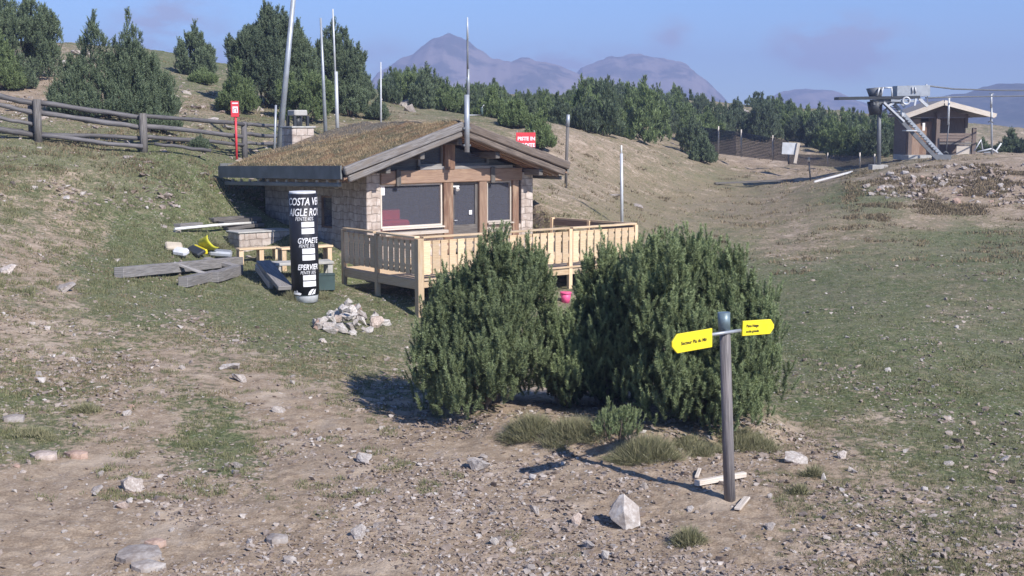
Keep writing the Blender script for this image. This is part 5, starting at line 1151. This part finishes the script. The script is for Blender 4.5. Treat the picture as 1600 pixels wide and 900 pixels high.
def gravel():
    rg = np.random.default_rng(3); V, Fc, T = [], [], []; off = 0
    for (n, a0, a1, b0, b1, near, base, big, mode) in ((80000, -60, 1660, 400, 925, 11, .024, .06, 0), (9000, -60, 640, 100, 330, 36, .07, .22, 1), (9000, 1150, 1660, 400, 720, 18, .03, .07, 2), (7000, -60, 620, 320, 640, 18, .035, .1, 2)):
        x, y, z = scatter_pts(rg, n, a0, a1, b0, b1, near, 110); d, _ = cover(x, y, z); nz_ = fbm(x * .7, y * .7, 4, 91)
        cl = np.clip(nz_ * 4.5 + .38, .05, 1) * (d ** 1.2 + .06) if mode == 0 else np.clip(nz_ * 4 + .1, .03, .8) * (.6 if mode == 1 else .5)
        keep = rg.random(len(x)) < cl; x, y, z = x[keep], y[keep], z[keep]; n = len(x)
        s = (base + base * 2.2 * rg.random(n) ** 3 + big * (rg.random(n) < .05) * rg.random(n)) * ((y / 16) ** .5 if mode == 0 else 1); tid = rg.integers(len(PT_), size=n)
        for k in range(len(PT_)):
            i = np.where(tid == k)[0]; tv, tf = PT_[k]; a = rg.random(len(i)) * 6.28; c, sn = np.cos(a)[:, None], np.sin(a)[:, None]
            vx = (tv[:, 0] * c - tv[:, 1] * sn) * s[i, None] + x[i, None]; vy = (tv[:, 0] * sn + tv[:, 1] * c) * s[i, None] + y[i, None]; vz = tv[:, 2] * s[i, None] * .75 + z[i, None] + .12 * s[i, None]
            V.append(np.stack([vx, vy, vz], -1).reshape(-1, 3)); nv = len(tv); Fc.append((tf[None] + (np.arange(len(i)) * nv)[:, None, None] + off).reshape(-1, 3)); off += nv * len(i); T.append(np.repeat(rg.random(len(i)) ** (1.6 if mode == 0 else .7), nv))
    o = npmesh('gravel', np.concatenate(V), np.concatenate(Fc), 'pebble_rock', np.concatenate(T)); tag(o, 'loose gravel and stone chips strewn over the slopes', 'gravel', kind='stuff')
gravel()
def rubble():
    rg = np.random.default_rng(31); x, y, z = scatter_pts(rg, 2000, 1340, 1660, 256, 332, 40, 100); px, py = proj(x, y, z); w_ = np.clip(fbm(x * .5, y * .5, 4, 7) * 4 + .4, 0, 1); keep = (rg.random(len(x)) < w_) & (py > np.interp(px, [1340, 1420, 1660], [280, 258, 255])) & (py < np.interp(px, [1340, 1450, 1660], [296, 318, 332])); x, y, z = x[keep], y[keep], z[keep]
    V, Fc, T, off = [], [], [], 0
    for k in range(len(x)):
        tv, tf = PT_[k % 12]; s = .06 + .26 * rg.random() ** 2.5; V.append(tv * s + [x[k], y[k], z[k] + .1 * s]); Fc.append(tf + off); off += len(tv); T.append(np.full(len(tv), rg.random()))
    tag(npmesh('rubble', np.concatenate(V), np.concatenate(Fc), 'pebble_rock', np.concatenate(T)), 'broken rubble covering the rocky bank below the lift cabin', 'rubble', kind='stuff')
rubble()
def meadow():
    rg = np.random.default_rng(5); V, T = [], []
    for (n, p0, p1, h, w_, nb) in ((26000, 560, 925, .055, .011, 6), (30000, 400, 620, .06, .018, 5), (16000, 205, 400, .08, .04, 4)):
        x, y, z = scatter_pts(rg, n, -60, 1660, p0, p1); d, dr = cover(x, y, z); dd = d + (fbm(x * 1.8, y * 1.8, 4, 61)) * 1.1
        keep = (dd < .5) & (rg.random(len(x)) < np.clip(fbm(x * 2.3, y * 2.3, 3, 77) * 2 + .6, .15, 1)); x, y, z, dr = x[keep], y[keep], z[keep], dr[keep]
        hf = np.clip(fbm(x * 1.1, y * 1.1, 3, 31) * 1.6 + .9, .4, 1.7); v, t = blades_np(rg, x, y, z - .01, nb, h, w_, .05 * (y.mean() / 20))
        v = v.reshape(len(x), nb, 3, 3); v[:, :, 2, 2] = v[:, :, 0, 2] + (v[:, :, 2, 2] - v[:, :, 0, 2]) * hf[:, None]; t = t.reshape(len(x), -1) * .6 + .45 * np.clip(dr[:, None] + rg.normal(0, .18, (len(x), 1)), 0, 1); V.append(v.reshape(-1, 3)); T.append(np.clip(t, 0, 1).reshape(-1))
    V = np.concatenate(V); o = npmesh('grass', V, tris(len(V) // 3), 'grass_blades', np.concatenate(T)); tag(o, 'short patchy green and straw coloured grass on the slopes', 'grass', kind='stuff')
meadow()
def scrub():
    rg = np.random.default_rng(15); V, T = [], []
    for n, x0, x1, p0, p1, lo2, thr in ((5000, 1320, 1660, 250, 345, 40, .0), (6000, -60, 660, 95, 300, 36, .08), (7000, 860, 1660, 215, 430, 36, .1), (5000, -60, 620, 380, 620, 18, .06), (5000, 1150, 1660, 650, 925, 11, .05)):
        x, y, z = scatter_pts(rg, n, x0, x1, p0, p1, lo2, 130); keep = fbm(x * .8, y * .8, 4, 23) > thr; x, y, z = x[keep], y[keep], z[keep]; sc = np.clip(y.mean() / 60, .25, 1.2)
        v, t = blades_np(rg, x, y, z - .02, 9, .12 * sc, .05 * sc, .25 * sc); V.append(v); T.append(t)
    V = np.concatenate(V); tag(npmesh('dry_scrub', V, tris(len(V) // 3), 'scrub_blades', np.concatenate(T)), 'low brown scrub and dead tufts scattered over the slopes', 'scrub', kind='stuff')
scrub()
def tufts():
    rg = np.random.default_rng(25); V, T = [], []
    for n, x0, x1, p0, p1, thr in ((16000, -60, 720, 430, 780, .07), (12000, 1180, 1660, 600, 925, .04), (5000, 300, 1150, 760, 925, .16), (9000, -60, 500, 235, 460, .06)):
        x, y, z = scatter_pts(rg, n, x0, x1, p0, p1, 11, 90); d, _ = cover(x, y, z); keep = (fbm(x * 2.6, y * 2.6, 3, 123) > thr + .12 * (d - .5)); x, y, z = x[keep], y[keep], z[keep]; sc = np.clip(y.mean() / 22, .7, 1.8)
        v, t = blades_np(rg, x, y, z - .01, 8, .055 * sc, .013 * sc, .07 * sc); V.append(v); T.append(t * .75)
    V = np.concatenate(V); tag(npmesh('grass_tufts', V, tris(len(V) // 3), 'grass_blades', np.concatenate(T)), 'tiny dark green grass tufts dotted over the bare soil', 'grass', kind='stuff')
tufts()
def clump(px, py, wpx, h, label, n=260, m='clump_blades', seed=0):
    rg = np.random.default_rng(int(px) + seed); g = ground_px(px, py); s = wpx * g.y / F; a = rg.random(n) * 6.28; q = np.sqrt(rg.random(n)); x = g.x + q * s / 2 * np.cos(a); y = g.y + s * .3 + q * s * .35 * np.sin(a); z = gz(x, y)
    keep = fbm(x * 3, y * 3, 3, 5) + .35 * (1 - q) > .0 ; x, y, z, q = x[keep], y[keep], z[keep], q[keep]
    V, T = blades_np(rg, x, y, z - .02 + .07 * (1 - q ** 2), 9, h, .009, .07); hf = np.clip(1.15 - q + fbm(x * 4, y * 4, 2, 8) * 1.2, .2, 1.5); V = V.reshape(len(x), 9, 3, 3); V[:, :, 2, 2] = V[:, :, 0, 2] + (V[:, :, 2, 2] - V[:, :, 0, 2]) * hf[:, None]; V[:, :, 2, 1] -= .05 * h
    V = V.reshape(-1, 3) - np.array(g); T = np.clip(T * .7 + .3 * (rg.random(len(T) // 3).repeat(3) < .3), 0, 1); o = npmesh('grass_tussock', V, tris(len(V) // 3), m, T); o.location = g; tag(o, label, 'grass tussock')
clump(828, 694, 90, .24, 'long grass tussock hanging over the dirt edge under the left bush', 700); clump(898, 708, 110, .26, 'pale long grass tussock on the dirt edge below the middle bush', 900); clump(1008, 728, 125, .3, 'wide green grass tussock below the right bush', 1100)
clump(1095, 716, 90, .16, 'thin grass tussock left of the signpost under the right bush', 500); clump(1175, 706, 100, .18, 'grass tussock at the right foot of the right bush', 600); clump(1078, 856, 52, .14, 'round dark grass tuft on the dirt below the signpost', 300); clump(1275, 750, 40, .14, 'small grass tuft beside the upright pale stone', 180)
clump(130, 648, 46, .16, 'bluish grass tuft near the left slab stones', 160); clump(500, 468, 36, .2, 'tall grass at the foot of the black sign column', 120, seed=3); clump(455, 470, 36, .24, 'grass left of the foot of the black sign column', 120); clump(340, 392, 20, .7, 'green nettles beside the low stone wall', 90)
clump(1250, 775, 30, .1, 'straw coloured tuft on the bare ground right of the signpost', 120); clump(40, 690, 90, .1, 'low green grass patch left of the slab stones', 400)

# ------------------------------------------------------------------ air
hz = MB(); hz.box((0, 1350, 28), (5200, 3100, 262)); hz = hz.build('haze', 'ground'); hz.data.materials.clear()
hm = bpy.data.materials.new('haze'); hm.use_nodes = True; ht = hm.node_tree; ht.nodes.clear(); ho = ht.nodes.new('ShaderNodeOutputMaterial'); pv = ht.nodes.new('ShaderNodeVolumePrincipled')
pv.inputs['Color'].default_value = (.5, .6, .98, 1); pv.inputs['Density'].default_value = HAZE_D = .00065; pv.inputs['Anisotropy'].default_value = 0.0; ht.links.new(pv.outputs[0], ho.inputs['Volume']); hz.data.materials.append(hm)
tag(hz, 'thin blue mountain haze filling the air to the far peaks', 'haze', kind='stuff')
